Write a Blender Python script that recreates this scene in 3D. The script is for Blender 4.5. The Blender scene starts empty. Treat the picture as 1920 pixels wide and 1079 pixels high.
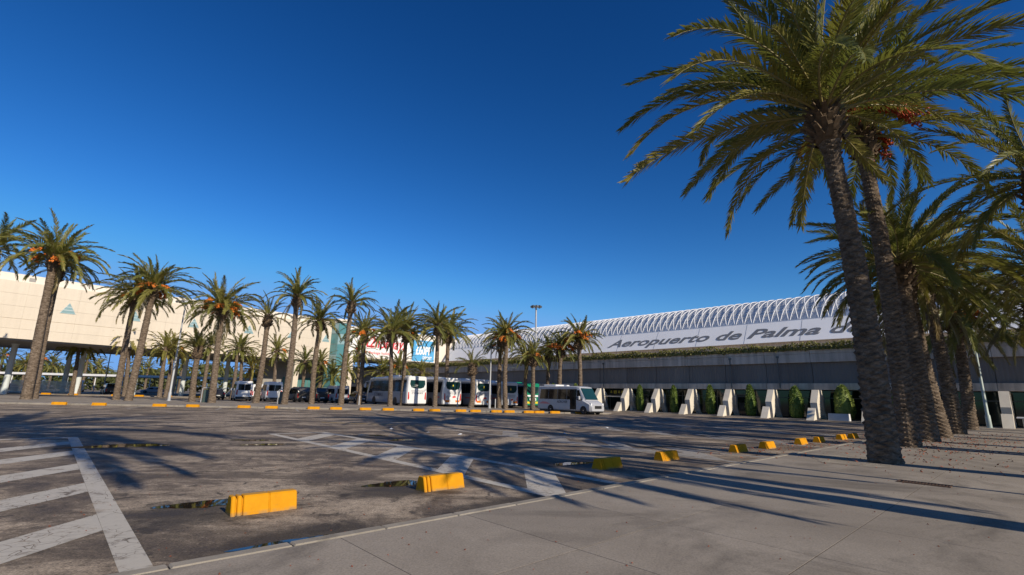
import bpy, math, random
from mathutils import Vector, Matrix
import numpy as np

# ------------------------------------------------------------------ camera, sky, sun, exposure
SC = bpy.context.scene
COL = SC.collection
R = math.radians
CAM_H = 1.55
PITCH, ROLL = R(12.6), R(1.4)
cam = bpy.data.cameras.new('camera')
cam.sensor_width = 36.0; cam.sensor_fit = 'HORIZONTAL'; cam.lens = 907.0/1920*36
cam.clip_start = 0.05; cam.clip_end = 6000
co = bpy.data.objects.new('camera', cam); COL.objects.link(co)
_f = Vector((0, math.cos(PITCH), math.sin(PITCH))); _u = Vector((0, -math.sin(PITCH), math.cos(PITCH))); _r = Vector((1, 0, 0))
_R = math.cos(ROLL)*_r + math.sin(ROLL)*_u; _U = -math.sin(ROLL)*_r + math.cos(ROLL)*_u
_m = Matrix((_R, _U, -_f)).transposed().to_4x4(); _m.translation = (0, 0, CAM_H)
co.matrix_world = _m
SC.camera = co

SUN_AZ, SUN_EL = R(138.5), R(28.0)
w = bpy.data.worlds.new('World'); SC.world = w; w.use_nodes = True
nt = w.node_tree; nt.nodes.clear()
sky = nt.nodes.new('ShaderNodeTexSky'); sky.sky_type = 'NISHITA'; sky.sun_disc = False
sky.sun_elevation = SUN_EL; sky.sun_rotation = SUN_AZ
sky.altitude = 0; sky.air_density = 1.0; sky.dust_density = 0.25; sky.ozone_density = 3.0
hs = nt.nodes.new('ShaderNodeHueSaturation'); hs.inputs['Saturation'].default_value = 1.30
gm = nt.nodes.new('ShaderNodeGamma'); gm.inputs['Gamma'].default_value = 1.42
bg = nt.nodes.new('ShaderNodeBackground'); bg.inputs['Strength'].default_value = 0.062
out = nt.nodes.new('ShaderNodeOutputWorld')
nt.links.new(sky.outputs[0], hs.inputs['Color']); nt.links.new(hs.outputs[0], gm.inputs['Color']); 
sp_ = nt.nodes.new('ShaderNodeSeparateColor'); cb_ = nt.nodes.new('ShaderNodeCombineColor'); nt.links.new(gm.outputs[0], sp_.inputs[0])
for _i, _cap in enumerate((3.0, 6.6, 13.6)):           # keeps the long air path at the horizon from burning out
    _mm = nt.nodes.new('ShaderNodeMath'); _mm.operation = 'SMOOTH_MIN'; _mm.inputs[1].default_value = _cap; _mm.inputs[2].default_value = _cap*0.35
    nt.links.new(sp_.outputs[_i], _mm.inputs[0]); nt.links.new(_mm.outputs[0], cb_.inputs[_i])
nt.links.new(cb_.outputs[0], bg.inputs['Color']); nt.links.new(bg.outputs[0], out.inputs['Surface'])

sl = bpy.data.lights.new('sun', 'SUN'); sl.energy = 5.0; sl.angle = R(0.5); sl.color = (1.0, 0.885, 0.72)
so = bpy.data.objects.new('sun', sl); COL.objects.link(so)
_s = Vector((math.sin(SUN_AZ)*math.cos(SUN_EL), math.cos(SUN_AZ)*math.cos(SUN_EL), math.sin(SUN_EL)))
so.rotation_euler = (-_s).to_track_quat('-Z', 'Y').to_euler(); so.location = _s*200
vs = SC.view_settings; vs.view_transform = 'Standard'; vs.look = 'None'; vs.exposure = 0.0; vs.gamma = 1.0; vs.use_curve_mapping = False

# ------------------------------------------------------------------ helpers
rnd = random.Random(7)
FR = R(43.0)                                   # building frame: local x = u (away right), local y = v (away left)
UX, UY = math.cos(FR), math.sin(FR)
def W(u, v, z=0.0): return Vector((u*UX - v*UY, u*UY + v*UX, z))

class MB:
    def __init__(s): s.v = []; s.f = []; s.m = []; s.s = []
    def add(s, vs, fs, m=0, sm=False):
        o = len(s.v); s.v.extend(tuple(p) for p in vs)
        for f in fs: s.f.append(tuple(i+o for i in f)); s.m.append(m); s.s.append(sm)
    def box(s, x0, x1, y0, y1, z0, z1, m=0):
        s.add([(x0,y0,z0),(x1,y0,z0),(x1,y1,z0),(x0,y1,z0),(x0,y0,z1),(x1,y0,z1),(x1,y1,z1),(x0,y1,z1)],
              [(0,3,2,1),(4,5,6,7),(0,1,5,4),(1,2,6,5),(2,3,7,6),(3,0,4,7)], m)
    def cbox(s, x0, x1, y0, y1, z0, z1, c=0.01, m=0):      # box with chamfered edges all round the top and sides
        a = [(x0+c,y0),(x1-c,y0),(x1,y0+c),(x1,y1-c),(x1-c,y1),(x0+c,y1),(x0,y1-c),(x0,y0+c)]
        b = [(x0+c,y0+c),(x1-c,y0+c),(x1-c,y0+c),(x1-c,y1-c),(x1-c,y1-c),(x0+c,y1-c),(x0+c,y1-c),(x0+c,y0+c)]
        vs = [(p[0],p[1],z0) for p in a]+[(p[0],p[1],z1-c) for p in a]+[(p[0],p[1],z1) for p in b]
        fs = [tuple(range(7,-1,-1))]
        for i in range(8):
            j = (i+1) % 8
            fs.append((i,j,8+j,8+i)); fs.append((8+i,8+j,16+j,16+i))
        fs.append(tuple(range(16,24)))
        s.add(vs, fs, m)
    def prism(s, poly, a0, a1, axis='y', m=0):             # polygon in the two other axes, extruded along axis
        def P(p, a):
            if axis == 'y': return (p[0], a, p[1])
            if axis == 'x': return (a, p[0], p[1])
            return (p[0], p[1], a)
        n = len(poly); vs = [P(p, a0) for p in poly]+[P(p, a1) for p in poly]
        fs = [tuple(range(n)), tuple(range(2*n-1, n-1, -1))]+[(i, n+i, n+(i+1) % n, (i+1) % n) for i in range(n)]
        s.add(vs, fs, m)
    def tube(s, path, r, n=6, m=0, cap=True, sm=True):
        path = [Vector(p) for p in path]; k = len(path)
        rs = r if isinstance(r, (list, tuple)) else [r]*k
        vs = []; fs = []; prev = None
        for i, p in enumerate(path):
            t = (path[min(i+1, k-1)]-path[max(i-1, 0)]).normalized()
            if prev is None:
                a = Vector((0,0,1)) if abs(t.z) < 0.9 else Vector((1,0,0))
                b = t.cross(a).normalized()
            else:
                b = (prev-t*prev.dot(t)).normalized()
            prev = b; c = t.cross(b)
            for j in range(n):
                q = 2*math.pi*j/n; vs.append(p+(b*math.cos(q)+c*math.sin(q))*rs[i])
        for i in range(k-1):
            for j in range(n):
                fs.append((i*n+j, i*n+(j+1) % n, (i+1)*n+(j+1) % n, (i+1)*n+j))
        s.add(vs, fs, m, sm)
        if cap: s.add([vs[j] for j in range(n)]+[vs[(k-1)*n+j] for j in range(n)], [tuple(range(n-1,-1,-1)), tuple(range(n,2*n))], m)
    def lathe(s, prof, n=16, c=(0,0,0), axis='z', m=0, sm=True):
        vs = []; fs = []
        for r, z in prof:
            for j in range(n):
                q = 2*math.pi*j/n; a, b = r*math.cos(q), r*math.sin(q)
                if axis == 'z': vs.append((c[0]+a, c[1]+b, c[2]+z))
                else: vs.append((c[0]+a, c[1]+z, c[2]+b))
        for i in range(len(prof)-1):
            for j in range(n): fs.append((i*n+j, i*n+(j+1) % n, (i+1)*n+(j+1) % n, (i+1)*n+j))
        fs.append(tuple(range(n-1,-1,-1))); fs.append(tuple(range((len(prof)-1)*n, len(prof)*n)))
        s.add(vs, fs, m, sm)
    def mesh(s, name, mats, sharp=None):
        me = bpy.data.meshes.new(name); me.from_pydata(s.v, [], s.f)
        for mt in (mats if isinstance(mats, (list, tuple)) else [mats]): me.materials.append(mt)
        me.polygons.foreach_set('material_index', s.m); me.polygons.foreach_set('use_smooth', s.s)
        me.update()
        if sharp: me.set_sharp_from_angle(angle=R(sharp))
        return me
    def build(s, name, mats, parent=None, loc=(0,0,0), rz=0.0, sharp=None):
        return put(name, s.mesh(name, mats, sharp), parent, loc, rz)

def put(name, data, parent=None, loc=(0,0,0), rz=0.0):
    o = bpy.data.objects.new(name, data); COL.objects.link(o)
    o.location = loc; o.rotation_euler = (0, 0, rz)
    if parent: o.parent = parent
    return o
def empty(name, loc=(0,0,0), rz=0.0, parent=None):
    o = put(name, None, parent, loc, rz); o.empty_display_size = 0.3; return o
def tag(o, label=None, cat=None, group=None, kind=None):
    if label: o['label'] = label
    if cat: o['category'] = cat
    if group: o['group'] = group
    if kind: o['kind'] = kind
    return o
ORD = 'first second third fourth fifth sixth seventh eighth ninth tenth eleventh twelfth thirteenth fourteenth fifteenth sixteenth seventeenth eighteenth nineteenth twentieth'.split() + ['twenty-'+a for a in 'first second third fourth fifth sixth seventh eighth ninth'.split()]

# ------------------------------------------------------------------ materials
class NT:
    def __init__(s, name):
        s.m = bpy.data.materials.new(name); s.m.use_nodes = True; s.t = s.m.node_tree
        s.b = s.t.nodes['Principled BSDF']; s.out = s.t.nodes['Material Output']
    def n(s, ty, **kw):
        o = s.t.nodes.new('ShaderNode'+ty)
        for k, v in kw.items():
            if hasattr(o, k) and not k[0].isupper(): setattr(o, k, v)
            else: o.inputs[k.replace('_', ' ')].default_value = v
        return o
    def l(s, a, b): s.t.links.new(a, b)
    def coords(s, scale=(1,1,1), kind='Object', rot=0):
        c = s.n('TexCoord'); mp = s.n('Mapping'); mp.inputs['Scale'].default_value = scale; mp.inputs['Rotation'].default_value = (0,0,rot)
        s.l(c.outputs[kind], mp.inputs['Vector']); return mp.outputs[0]
    def pos(s, scale=(1,1,1), rot=0):
        c = s.n('NewGeometry'); mp = s.n('Mapping'); mp.inputs['Scale'].default_value = scale; mp.inputs['Rotation'].default_value = (0,0,rot)
        s.l(c.outputs['Position'], mp.inputs['Vector']); return mp.outputs[0]
    def noise(s, vec, scale, detail=6, rough=0.6, dist=0.0):
        o = s.n('TexNoise'); o.inputs['Scale'].default_value = scale; o.inputs['Detail'].default_value = detail
        o.inputs['Roughness'].default_value = rough; o.inputs['Distortion'].default_value = dist
        s.l(vec, o.inputs['Vector']); return o.outputs['Fac']
    def ramp(s, fac, stops):
        o = s.n('ValToRGB'); e = o.color_ramp.elements
        e[0].position, e[0].color = stops[0][0], (*stops[0][1], 1); e[1].position, e[1].color = stops[-1][0], (*stops[-1][1], 1)
        for p, c in stops[1:-1]:
            k = e.new(p); k.color = (*c, 1)
        s.l(fac, o.inputs['Fac']); return o.outputs['Color']
    def mix(s, fac, a, b, mode='MIX'):
        o = s.n('Mix', data_type='RGBA', blend_type=mode)
        for sock, v in ((o.inputs[0], fac), (o.inputs[6], a), (o.inputs[7], b)):
            if hasattr(v, 'links') or hasattr(v, 'node'): s.l(v, sock)
            elif isinstance(v, (int, float)): sock.default_value = v
            else: sock.default_value = (*v, 1)
        return o.outputs[2]
    def bump(s, h, strength=0.3, dist=0.02):
        o = s.n('Bump'); o.inputs['Strength'].default_value = strength; o.inputs['Distance'].default_value = dist
        s.l(h, o.inputs['Height']); s.l(o.outputs[0], s.b.inputs['Normal'])
    def col(s, c):
        if isinstance(c, tuple): s.b.inputs['Base Color'].default_value = (*c, 1)
        else: s.l(c, s.b.inputs['Base Color'])
    def set(s, rough=0.5, metal=0.0, spec=0.5):
        s.b.inputs['Roughness'].default_value = rough; s.b.inputs['Metallic'].default_value = metal; s.b.inputs['Specular IOR Level'].default_value = spec
        return s

def g3(k): return (k, k, k)
def plain(name, c, rough=0.5, metal=0.0, var=0.12, scale=3.0, spec=0.5, bump=0.0):
    t = NT(name).set(rough, metal, spec)
    n = t.noise(t.coords(), scale)
    t.col(t.ramp(n, [(0.3, tuple(k*(1-var) for k in c)), (0.7, tuple(min(1, k*(1+var)) for k in c))]))
    if bump: t.bump(t.noise(t.coords(), scale*8), bump, 0.01)
    return t.m

M = {}
# asphalt: dusty tan grey with darker damp stains and aggregate
PUD = [(-4.12, 7.16, 0.46, 0.26, 0.55), (-1.95, 8.98, 0.42, 0.28, 0.45), (-10.3, 13.45, 1.15, 0.36, 0.70), (-7.0, 14.65, 0.52, 0.22, 0.55), (-8.0, 15.8, 0.62, 0.16, 0.2),
       (0.0, 7.24, 0.62, 0.10, 0.76), (1.55, 12.2, 0.55, 0.20, 0.5), (-5.0, 18.6, 0.62, 0.20, 0.2), (-3.6, 17.1, 0.5, 0.2, 0.4), (-2.35, 5.45, 0.52, 0.075, 0.75), (5.0, 16.9, 0.7, 0.2, 0.4)]
DAMP = [(-3.9, 6.75, 1.05, 0.85, 0.5), (-1.75, 8.55, 1.2, 0.8, 0.6), (-10.2, 13.5, 2.2, 0.95, 0.7), (-6.9, 14.7, 1.2, 0.6, 0.5), (-2.2, 5.75, 1.15, 0.45, 0.75), (-0.1, 7.45, 1.3, 0.42, 0.76), (1.4, 12.1, 1.2, 0.6, 0.5), (-4.4, 17.9, 1.8, 0.8, 0.3)]
def asphalt(t):
    p = t.pos()
    big = t.noise(p, 0.42, 12, 0.72, 0.6)
    streak = t.noise(t.pos((0.16, 1.5, 1), rot=-R(10)), 0.55, 9, 0.7, 0.4)
    fine = t.noise(p, 42, 5, 0.8)
    mid = t.noise(p, 7.0, 8, 0.75, 0.4)
    spots = t.noise(p, 2.1, 10, 0.72, 0.8)
    c = t.ramp(big, [(0.40, (0.095, 0.073, 0.052)), (0.47, (0.185, 0.145, 0.104)), (0.505, (0.30, 0.240, 0.176)), (0.60, (0.40, 0.325, 0.245))])
    c = t.mix(1.0, c, t.ramp(mid, [(0.36, g3(0.62)), (0.5, g3(1.0)), (0.66, g3(1.22))]), 'MULTIPLY')
    c = t.mix(t.ramp(streak, [(0.42, g3(0.75)), (0.52, g3(0.0))]), c, (0.095, 0.074, 0.054))
    c = t.mix(t.ramp(spots, [(0.37, g3(0.9)), (0.43, g3(0.0))]), c, (0.060, 0.048, 0.037))
    pit = t.noise(p, 15, 4, 0.65)
    c = t.mix(t.ramp(pit, [(0.33, g3(0.85)), (0.38, g3(0.0))]), c, (0.055, 0.042, 0.032))
    c = t.mix(t.ramp(pit, [(0.62, g3(0.0)), (0.68, g3(0.45))]), c, (0.46, 0.39, 0.30))
    damp = None
    for x, y, a, b, r in DAMP:
        mp = t.n('Mapping', vector_type='TEXTURE'); mp.inputs['Location'].default_value = (x, y, 0); mp.inputs['Rotation'].default_value = (0, 0, r); mp.inputs['Scale'].default_value = (a, b, 1)
        t.l(p, mp.inputs['Vector']); ln_ = t.n('VectorMath', operation='LENGTH'); t.l(mp.outputs[0], ln_.inputs[0])
        if damp is None: damp = ln_.outputs['Value']
        else:
            mn_ = t.n('Math', operation='MINIMUM'); t.l(damp, mn_.inputs[0]); t.l(ln_.outputs['Value'], mn_.inputs[1]); damp = mn_.outputs[0]
    ad = t.n('Math', operation='MULTIPLY_ADD'); t.l(spots, ad.inputs[0]); ad.inputs[1].default_value = 1.6; t.l(damp, ad.inputs[2])
    wet = t.ramp(ad.outputs[0], [(0.0, g3(0.85)), (1.0, g3(0.0))])
    mr = t.n('MapRange'); mr.inputs['From Min'].default_value = 1.35; mr.inputs['From Max'].default_value = 1.95; t.l(ad.outputs[0], mr.inputs['Value'])
    wet = t.ramp(mr.outputs[0], [(0.0, g3(0.85)), (1.0, g3(0.0))])
    c = t.mix(wet, c, (0.048, 0.039, 0.030))
    f = t.ramp(fine, [(0.34, g3(0.40)), (0.5, g3(0.95)), (0.64, g3(1.6))])
    c = t.mix(1.0, c, f, 'MULTIPLY')
    return c, fine, big
t = NT('asphalt').set(0.85, 0, 0.3); c, fine, big = asphalt(t)
t.col(c); t.bump(fine, 0.55, 0.008)
rr = t.n('MapRange'); rr.inputs['From Min'].default_value = 0.3; rr.inputs['From Max'].default_value = 0.6; rr.inputs['To Min'].default_value = 0.55; rr.inputs['To Max'].default_value = 0.92
t.l(big, rr.inputs['Value']); t.l(rr.outputs[0], t.b.inputs['Roughness'])
M['asphalt'] = t.m
# worn road paint: the tarmac shows through cracks and rubbed patches
def paint(name, colr, keep=0.38):
    t = NT(name).set(0.75, 0, 0.35); c, fine, big = asphalt(t)
    p = t.pos(); wear = t.noise(p, 3.2, 10, 0.75, 0.6)
    vo = t.n('TexVoronoi', feature='DISTANCE_TO_EDGE'); vo.inputs['Scale'].default_value = 6.5
    nz = t.n('TexNoise'); nz.inputs['Scale'].default_value = 3; t.l(p, nz.inputs['Vector'])
    mx = t.mix(0.12, p, nz.outputs['Color']); t.l(mx, vo.inputs['Vector'])
    crack = t.ramp(vo.outputs['Distance'], [(0.0, g3(0.0)), (0.012, g3(0.2)), (0.03, g3(1.0))])
    region = t.ramp(t.noise(p, 0.9, 4), [(0.44, g3(1.0)), (0.52, g3(0.0))])
    crack = t.mix(region, crack, (1, 1, 1))
    k = t.ramp(wear, [(keep-0.06, g3(0.0)), (keep+0.05, g3(0.95))])
    k = t.mix(1.0, k, crack, 'MULTIPLY')
    pc = t.mix(t.noise(p, 9, 6), tuple(a*0.80 for a in colr), colr)
    pc = t.mix(t.ramp(fine, [(0.25, g3(0.5)), (0.45, g3(0.0))]), pc, tuple(a*0.55 for a in colr))
    t.col(t.mix(k, c, pc)); t.bump(fine, 0.4, 0.006)
    return t.m
M['paint_white'] = paint('paint_white', (0.55, 0.51, 0.44), 0.41)
M['paint_faded'] = paint('paint_faded', (0.34, 0.32, 0.29), 0.44)
M['paint_yellow'] = paint('paint_yellow', (0.55, 0.36, 0.05), 0.42)
# pavement concrete
def concrete(name, a, b, sc=1.0, streak=0.0, speck=0.5, stain=0.5, bump=0.25, rand=0.07):
    t = NT(name).set(0.85, 0, 0.3); p = t.pos()
    n = t.noise(p, 0.7*sc, 9, 0.65, 0.3); f = t.noise(p, 60*sc, 5, 0.75)
    c = t.ramp(n, [(0.34, a), (0.66, b)])
    st = t.noise(p, 0.45*sc, 8, 0.7, 1.0)
    c = t.mix(t.ramp(st, [(0.36, g3(stain)), (0.50, g3(0.0))]), c, tuple(k*0.42 for k in a))
    if streak:
        s = t.noise(t.pos((1.6, 1.6, 0.10)), 1.2, 7, 0.6)
        c = t.mix(t.ramp(s, [(0.38, g3(streak)), (0.58, g3(0.0))]), c, tuple(k*0.40 for k in a))
    c = t.mix(speck, c, t.ramp(f, [(0.3, g3(0.55)), (0.5, g3(1.0)), (0.7, g3(1.35))]), 'MULTIPLY')
    oi = t.n('ObjectInfo'); c = t.mix(1.0, c, t.ramp(oi.outputs['Random'], [(0.0, g3(1-rand)), (1.0, g3(1+rand))]), 'MULTIPLY')
    t.col(c); t.bump(f, bump, 0.006); return t.m
M['pavement'] = concrete('pavement', (0.235, 0.202, 0.164), (0.315, 0.274, 0.226), 0.8, 0, 0.75, 0.62)
M['kerb'] = concrete('kerb', (0.23, 0.205, 0.168), (0.32, 0.285, 0.235), 2.0, 0, 0.5, 0.5)
M['joint'] = plain('joint', (0.045, 0.033, 0.026), 0.95)
M['wall_conc'] = concrete('wall_conc', (0.54, 0.46, 0.37), (0.66, 0.565, 0.46), 0.5, 0.5, 0.25, 0.2)
M['pillar_conc'] = concrete('pillar_conc', (0.64, 0.58, 0.47), (0.74, 0.68, 0.57), 1.2, 0.10, 0.3, 0.10)
M['beige'] = concrete('beige', (0.63, 0.55, 0.435), (0.70, 0.615, 0.49), 0.12, 0.08, 0.12, 0.06, 0.1, 0.018)
M['cream'] = concrete('cream', (0.74, 0.67, 0.56), (0.80, 0.73, 0.62), 0.12, 0.06, 0.12, 0.05, 0.1)
M['grey_panel'] = plain('grey_panel', (0.84, 0.83, 0.81), 0.6, 0, 0.04, 0.3)
M['letter_grey'] = plain('letter_grey', (0.16, 0.165, 0.175), 0.5, 0, 0.08)
M['white_metal'] = plain('white_metal', (0.74, 0.74, 0.74), 0.4, 0, 0.06)
M['roof_metal'] = plain('roof_metal', (0.62, 0.63, 0.65), 0.4, 0.2, 0.06)
def ribbed():
    t = NT('ribbed_cladding').set(0.55, 0.0, 0.4)
    cx = t.n('TexCoord'); sp = t.n('SeparateXYZ'); t.l(cx.outputs['Object'], sp.inputs[0])
    m1 = t.n('Math', operation='MULTIPLY'); m1.inputs[1].default_value = 22.0; t.l(sp.outputs['Y'], m1.inputs[0])
    m2 = t.n('Math', operation='SINE'); t.l(m1.outputs[0], m2.inputs[0])
    n = t.noise(t.pos((1, 1, 0.15)), 0.5, 6)
    c = t.ramp(n, [(0.3, (0.15, 0.132, 0.115)), (0.7, (0.21, 0.188, 0.165))])
    oi = t.n('ObjectInfo'); c = t.mix(1.0, c, t.ramp(oi.outputs['Random'], [(0.0, g3(0.88)), (1.0, g3(1.1))]), 'MULTIPLY')
    t.col(c); t.bump(m2.outputs[0], 0.4, 0.03); return t.m
M['cladding'] = ribbed()
def glass(name, c, rough=0.04, spec=0.6):
    t = NT(name).set(rough, 0.0, spec)
    n = t.noise(t.coords(), 0.6, 3); t.col(t.ramp(n, [(0.3, tuple(k*0.75 for k in c)), (0.7, c)])); return t.m
M['dark_glass'] = glass('dark_glass', (0.010, 0.012, 0.013), 0.05, 0.3)
M['shop_glass'] = glass('shop_glass', (0.016, 0.030, 0.026), 0.05)
M['teal_glass'] = glass('teal_glass', (0.10, 0.26, 0.26), 0.08, 0.7)
M['teal_pale'] = glass('teal_pale', (0.28, 0.42, 0.42), 0.15, 0.6)
M['rear_glass'] = glass('rear_glass', (0.012, 0.050, 0.052), 0.05, 0.6)
M['roof_glass'] = glass('roof_glass', (0.58, 0.61, 0.66), 0.35, 0.6)
def clearglass():
    t = NT('screen_glass').set(0.05, 0, 0.5); t.col((0.75, 0.86, 0.86)); t.b.inputs['Alpha'].default_value = 0.45; return t.m
M['screen_glass'] = clearglass()
M['mullion'] = plain('mullion', (0.10, 0.11, 0.11), 0.4, 0.3)
M['frame_pale'] = plain('frame_pale', (0.50, 0.56, 0.54), 0.4, 0.2)
M['black'] = plain('black', (0.012, 0.012, 0.013), 0.55)
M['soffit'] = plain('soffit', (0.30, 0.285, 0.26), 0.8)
M['sign_yellow'] = plain('sign_yellow', (0.75, 0.58, 0.03), 0.4, 0, 0.05)
M['rubber'] = plain('rubber', (0.014, 0.014, 0.014), 0.8)
M['rim'] = plain('rim', (0.45, 0.45, 0.46), 0.35, 0.7)
def carpaint(name, c, rough=0.25):
    t = NT(name).set(rough, 0, 0.5); n = t.noise(t.coords(), 1.3, 5)
    d = t.noise(t.pos((1,1,0.4)), 6, 5)
    cc = t.ramp(n, [(0.3, tuple(k*0.93 for k in c)), (0.7, c)])
    cc = t.mix(t.ramp(d, [(0.55, g3(0.0)), (0.8, g3(0.25))]), cc, tuple(k*0.7+0.03 for k in c))
    t.col(cc); t.b.inputs['Coat Weight'].default_value = 0.4; t.b.inputs['Coat Roughness'].default_value = 0.08; return t.m
M['white_paint'] = carpaint('white_paint', (0.78, 0.78, 0.77))
M['silver_paint'] = carpaint('silver_paint', (0.44, 0.45, 0.47))
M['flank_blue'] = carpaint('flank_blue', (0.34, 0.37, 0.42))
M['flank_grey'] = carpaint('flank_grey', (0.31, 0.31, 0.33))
M['green_paint'] = carpaint('green_paint', (0.012, 0.23, 0.125))
M['dark_paint'] = carpaint('dark_paint', (0.022, 0.023, 0.026))
M['navy_paint'] = carpaint('navy_paint', (0.020, 0.035, 0.085))
M['brown_paint'] = carpaint('brown_paint', (0.075, 0.066, 0.055))
M['red_lamp'] = plain('red_lamp', (0.50, 0.015, 0.012), 0.2)
M['orange_lamp'] = plain('orange_lamp', (0.72, 0.20, 0.02), 0.25)
M['lamp_clear'] = plain('lamp_clear', (0.75, 0.77, 0.78), 0.1)
M['plate'] = plain('plate', (0.72, 0.72, 0.70), 0.5)
M['decal_dark'] = plain('decal_dark', (0.06, 0.065, 0.09), 0.5)
M['decal_blue'] = plain('decal_blue', (0.10, 0.16, 0.34), 0.5)
M['decal_red'] = plain('decal_red', (0.62, 0.03, 0.03), 0.45)
M['decal_white'] = plain('decal_white', (0.80, 0.80, 0.80), 0.5, 0, 0.05)
M['ad_blue'] = plain('ad_blue', (0.075, 0.34, 0.60), 0.5, 0, 0.08, 0.5)
M['ad_white'] = plain('ad_white', (0.78, 0.76, 0.72), 0.5, 0, 0.05, 0.3)
M['ad_red'] = plain('ad_red', (0.72, 0.03, 0.05), 0.5, 0, 0.05)
def yellow():
    t = NT('yellow_block').set(0.75, 0, 0.2); p = t.pos()
    n = t.noise(p, 5, 8, 0.7); f = t.noise(p, 70, 4, 0.7); d = t.noise(p, 2.3, 8, 0.7, 0.6)
    c = t.ramp(n, [(0.3, (0.55, 0.235, 0.003)), (0.7, (0.67, 0.295, 0.004))])
    c = t.mix(t.ramp(d, [(0.60, g3(0.0)), (0.72, g3(0.7))]), c, (0.30, 0.19, 0.05))
    c = t.mix(t.ramp(f, [(0.70, g3(0.0)), (0.78, g3(0.8))]), c, (0.20, 0.16, 0.11))
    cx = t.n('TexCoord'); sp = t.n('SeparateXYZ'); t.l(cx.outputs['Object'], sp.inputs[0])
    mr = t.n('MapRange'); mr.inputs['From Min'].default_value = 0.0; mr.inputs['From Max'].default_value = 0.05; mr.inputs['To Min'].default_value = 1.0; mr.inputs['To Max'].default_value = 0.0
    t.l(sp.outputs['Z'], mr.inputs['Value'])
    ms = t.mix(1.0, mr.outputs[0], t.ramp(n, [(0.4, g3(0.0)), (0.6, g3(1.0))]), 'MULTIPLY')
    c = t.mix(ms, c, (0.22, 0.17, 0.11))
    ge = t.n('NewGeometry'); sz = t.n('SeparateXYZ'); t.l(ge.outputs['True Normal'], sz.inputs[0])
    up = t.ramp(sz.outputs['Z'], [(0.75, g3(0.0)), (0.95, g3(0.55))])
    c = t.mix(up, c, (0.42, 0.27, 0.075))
    t.col(c); t.bump(f, 0.35, 0.006); return t.m
M['yellow'] = yellow()
def leafmat(name, cols, transl=0.25, rough=0.42, hue=0.5):
    t = NT(name).set(rough, 0, 0.45)
    oi = t.n('ObjectInfo'); n = t.noise(t.coords(), 2.2, 4)
    a = t.mix(0.45, oi.outputs['Random'], n)
    c = t.ramp(a, [(0.15, cols[0]), (0.5, cols[1]), (0.85, cols[2])])
    t.col(c)
    tr = t.n('BsdfTranslucent'); t.l(t.mix(0.5, c, (0.16, 0.20, 0.02)), tr.inputs['Color'])
    mx = t.n('MixShader'); mx.inputs[0].default_value = transl
    t.l(t.b.outputs[0], mx.inputs[1]); t.l(tr.outputs[0], mx.inputs[2]); t.l(mx.outputs[0], t.out.inputs['Surface'])
    return t.m
M['leaf'] = leafmat('palm_leaf', [(0.130, 0.150, 0.042), (0.215, 0.208, 0.048), (0.310, 0.255, 0.060)], 0.32)
M['leaf_old'] = leafmat('palm_leaf_old', [(0.13, 0.115, 0.045), (0.19, 0.15, 0.06), (0.24, 0.17, 0.075)], 0.2)
M['rachis'] = plain('rachis', (0.23, 0.19, 0.065), 0.5, 0, 0.2)
M['topiary'] = leafmat('topiary_leaf', [(0.10, 0.165, 0.026), (0.15, 0.215, 0.036), (0.20, 0.25, 0.05)], 0.15, 0.6)
M['hedge'] = leafmat('hedge_leaf', [(0.12, 0.13, 0.03), (0.22, 0.20, 0.055), (0.32, 0.22, 0.12)], 0.15, 0.6)
M['bush'] = leafmat('bush_leaf', [(0.040, 0.062, 0.018), (0.070, 0.090, 0.026), (0.110, 0.110, 0.040)], 0.15, 0.6)
M['date'] = plain('date_orange', (0.66, 0.17, 0.012), 0.5, 0, 0.35, 8)
M['date_red'] = plain('date_red', (0.45, 0.06, 0.012), 0.5, 0, 0.35, 8)
def bark():
    t = NT('palm_bark').set(0.95, 0, 0.2); p = t.coords((1, 1, 2.2))
    n = t.noise(p, 4.0, 8, 0.7, 0.4); f = t.noise(t.coords((1,1,3)), 26, 6, 0.75)
    c = t.ramp(n, [(0.32, (0.060, 0.043, 0.030)), (0.5, (0.165, 0.124, 0.088)), (0.68, (0.31, 0.245, 0.185))])
    c = t.mix(1.0, c, t.ramp(f, [(0.3, g3(0.45)), (0.55, g3(1.0)), (0.75, g3(1.4))]), 'MULTIPLY')
    t.col(c); t.bump(f, 0.8, 0.03); return t.m
M['bark'] = bark()
M['boot'] = plain('palm_boot', (0.13, 0.092, 0.060), 0.9, 0, 0.45, 6, 0.2, 0.5)
M['galv'] = plain('galvanised', (0.40, 0.41, 0.42), 0.55, 0.15, 0.1)
M['pole_green'] = plain('pole_green', (0.36, 0.42, 0.39), 0.5, 0.1, 0.15)
M['column'] = plain('column_pale', (0.60, 0.64, 0.62), 0.5, 0, 0.05)
M['rust'] = plain('rust_iron', (0.10, 0.055, 0.035), 0.8, 0.3, 0.35, 12)
M['bin_green'] = plain('bin_green', (0.05, 0.075, 0.065), 0.5, 0, 0.15)
M['gravel'] = concrete('gravel', (0.20, 0.17, 0.135), (0.34, 0.30, 0.24), 3.0, 0, 0.9, 0.3, 0.9)
M['litter'] = plain('litter', (0.22, 0.06, 0.025), 0.8, 0, 0.6, 20)
t = NT('puddle_water').set(0.02, 0, 0.5); t.col((0.018, 0.016, 0.013)); t.b.inputs['IOR'].default_value = 1.36; t.bump(t.noise(t.pos(), 2.5, 2), 0.02, 0.01); M['water'] = t.m
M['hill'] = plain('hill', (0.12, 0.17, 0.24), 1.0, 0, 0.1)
M['board'] = plain('board', (0.34, 0.38, 0.42), 0.4, 0, 0.06)

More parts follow.
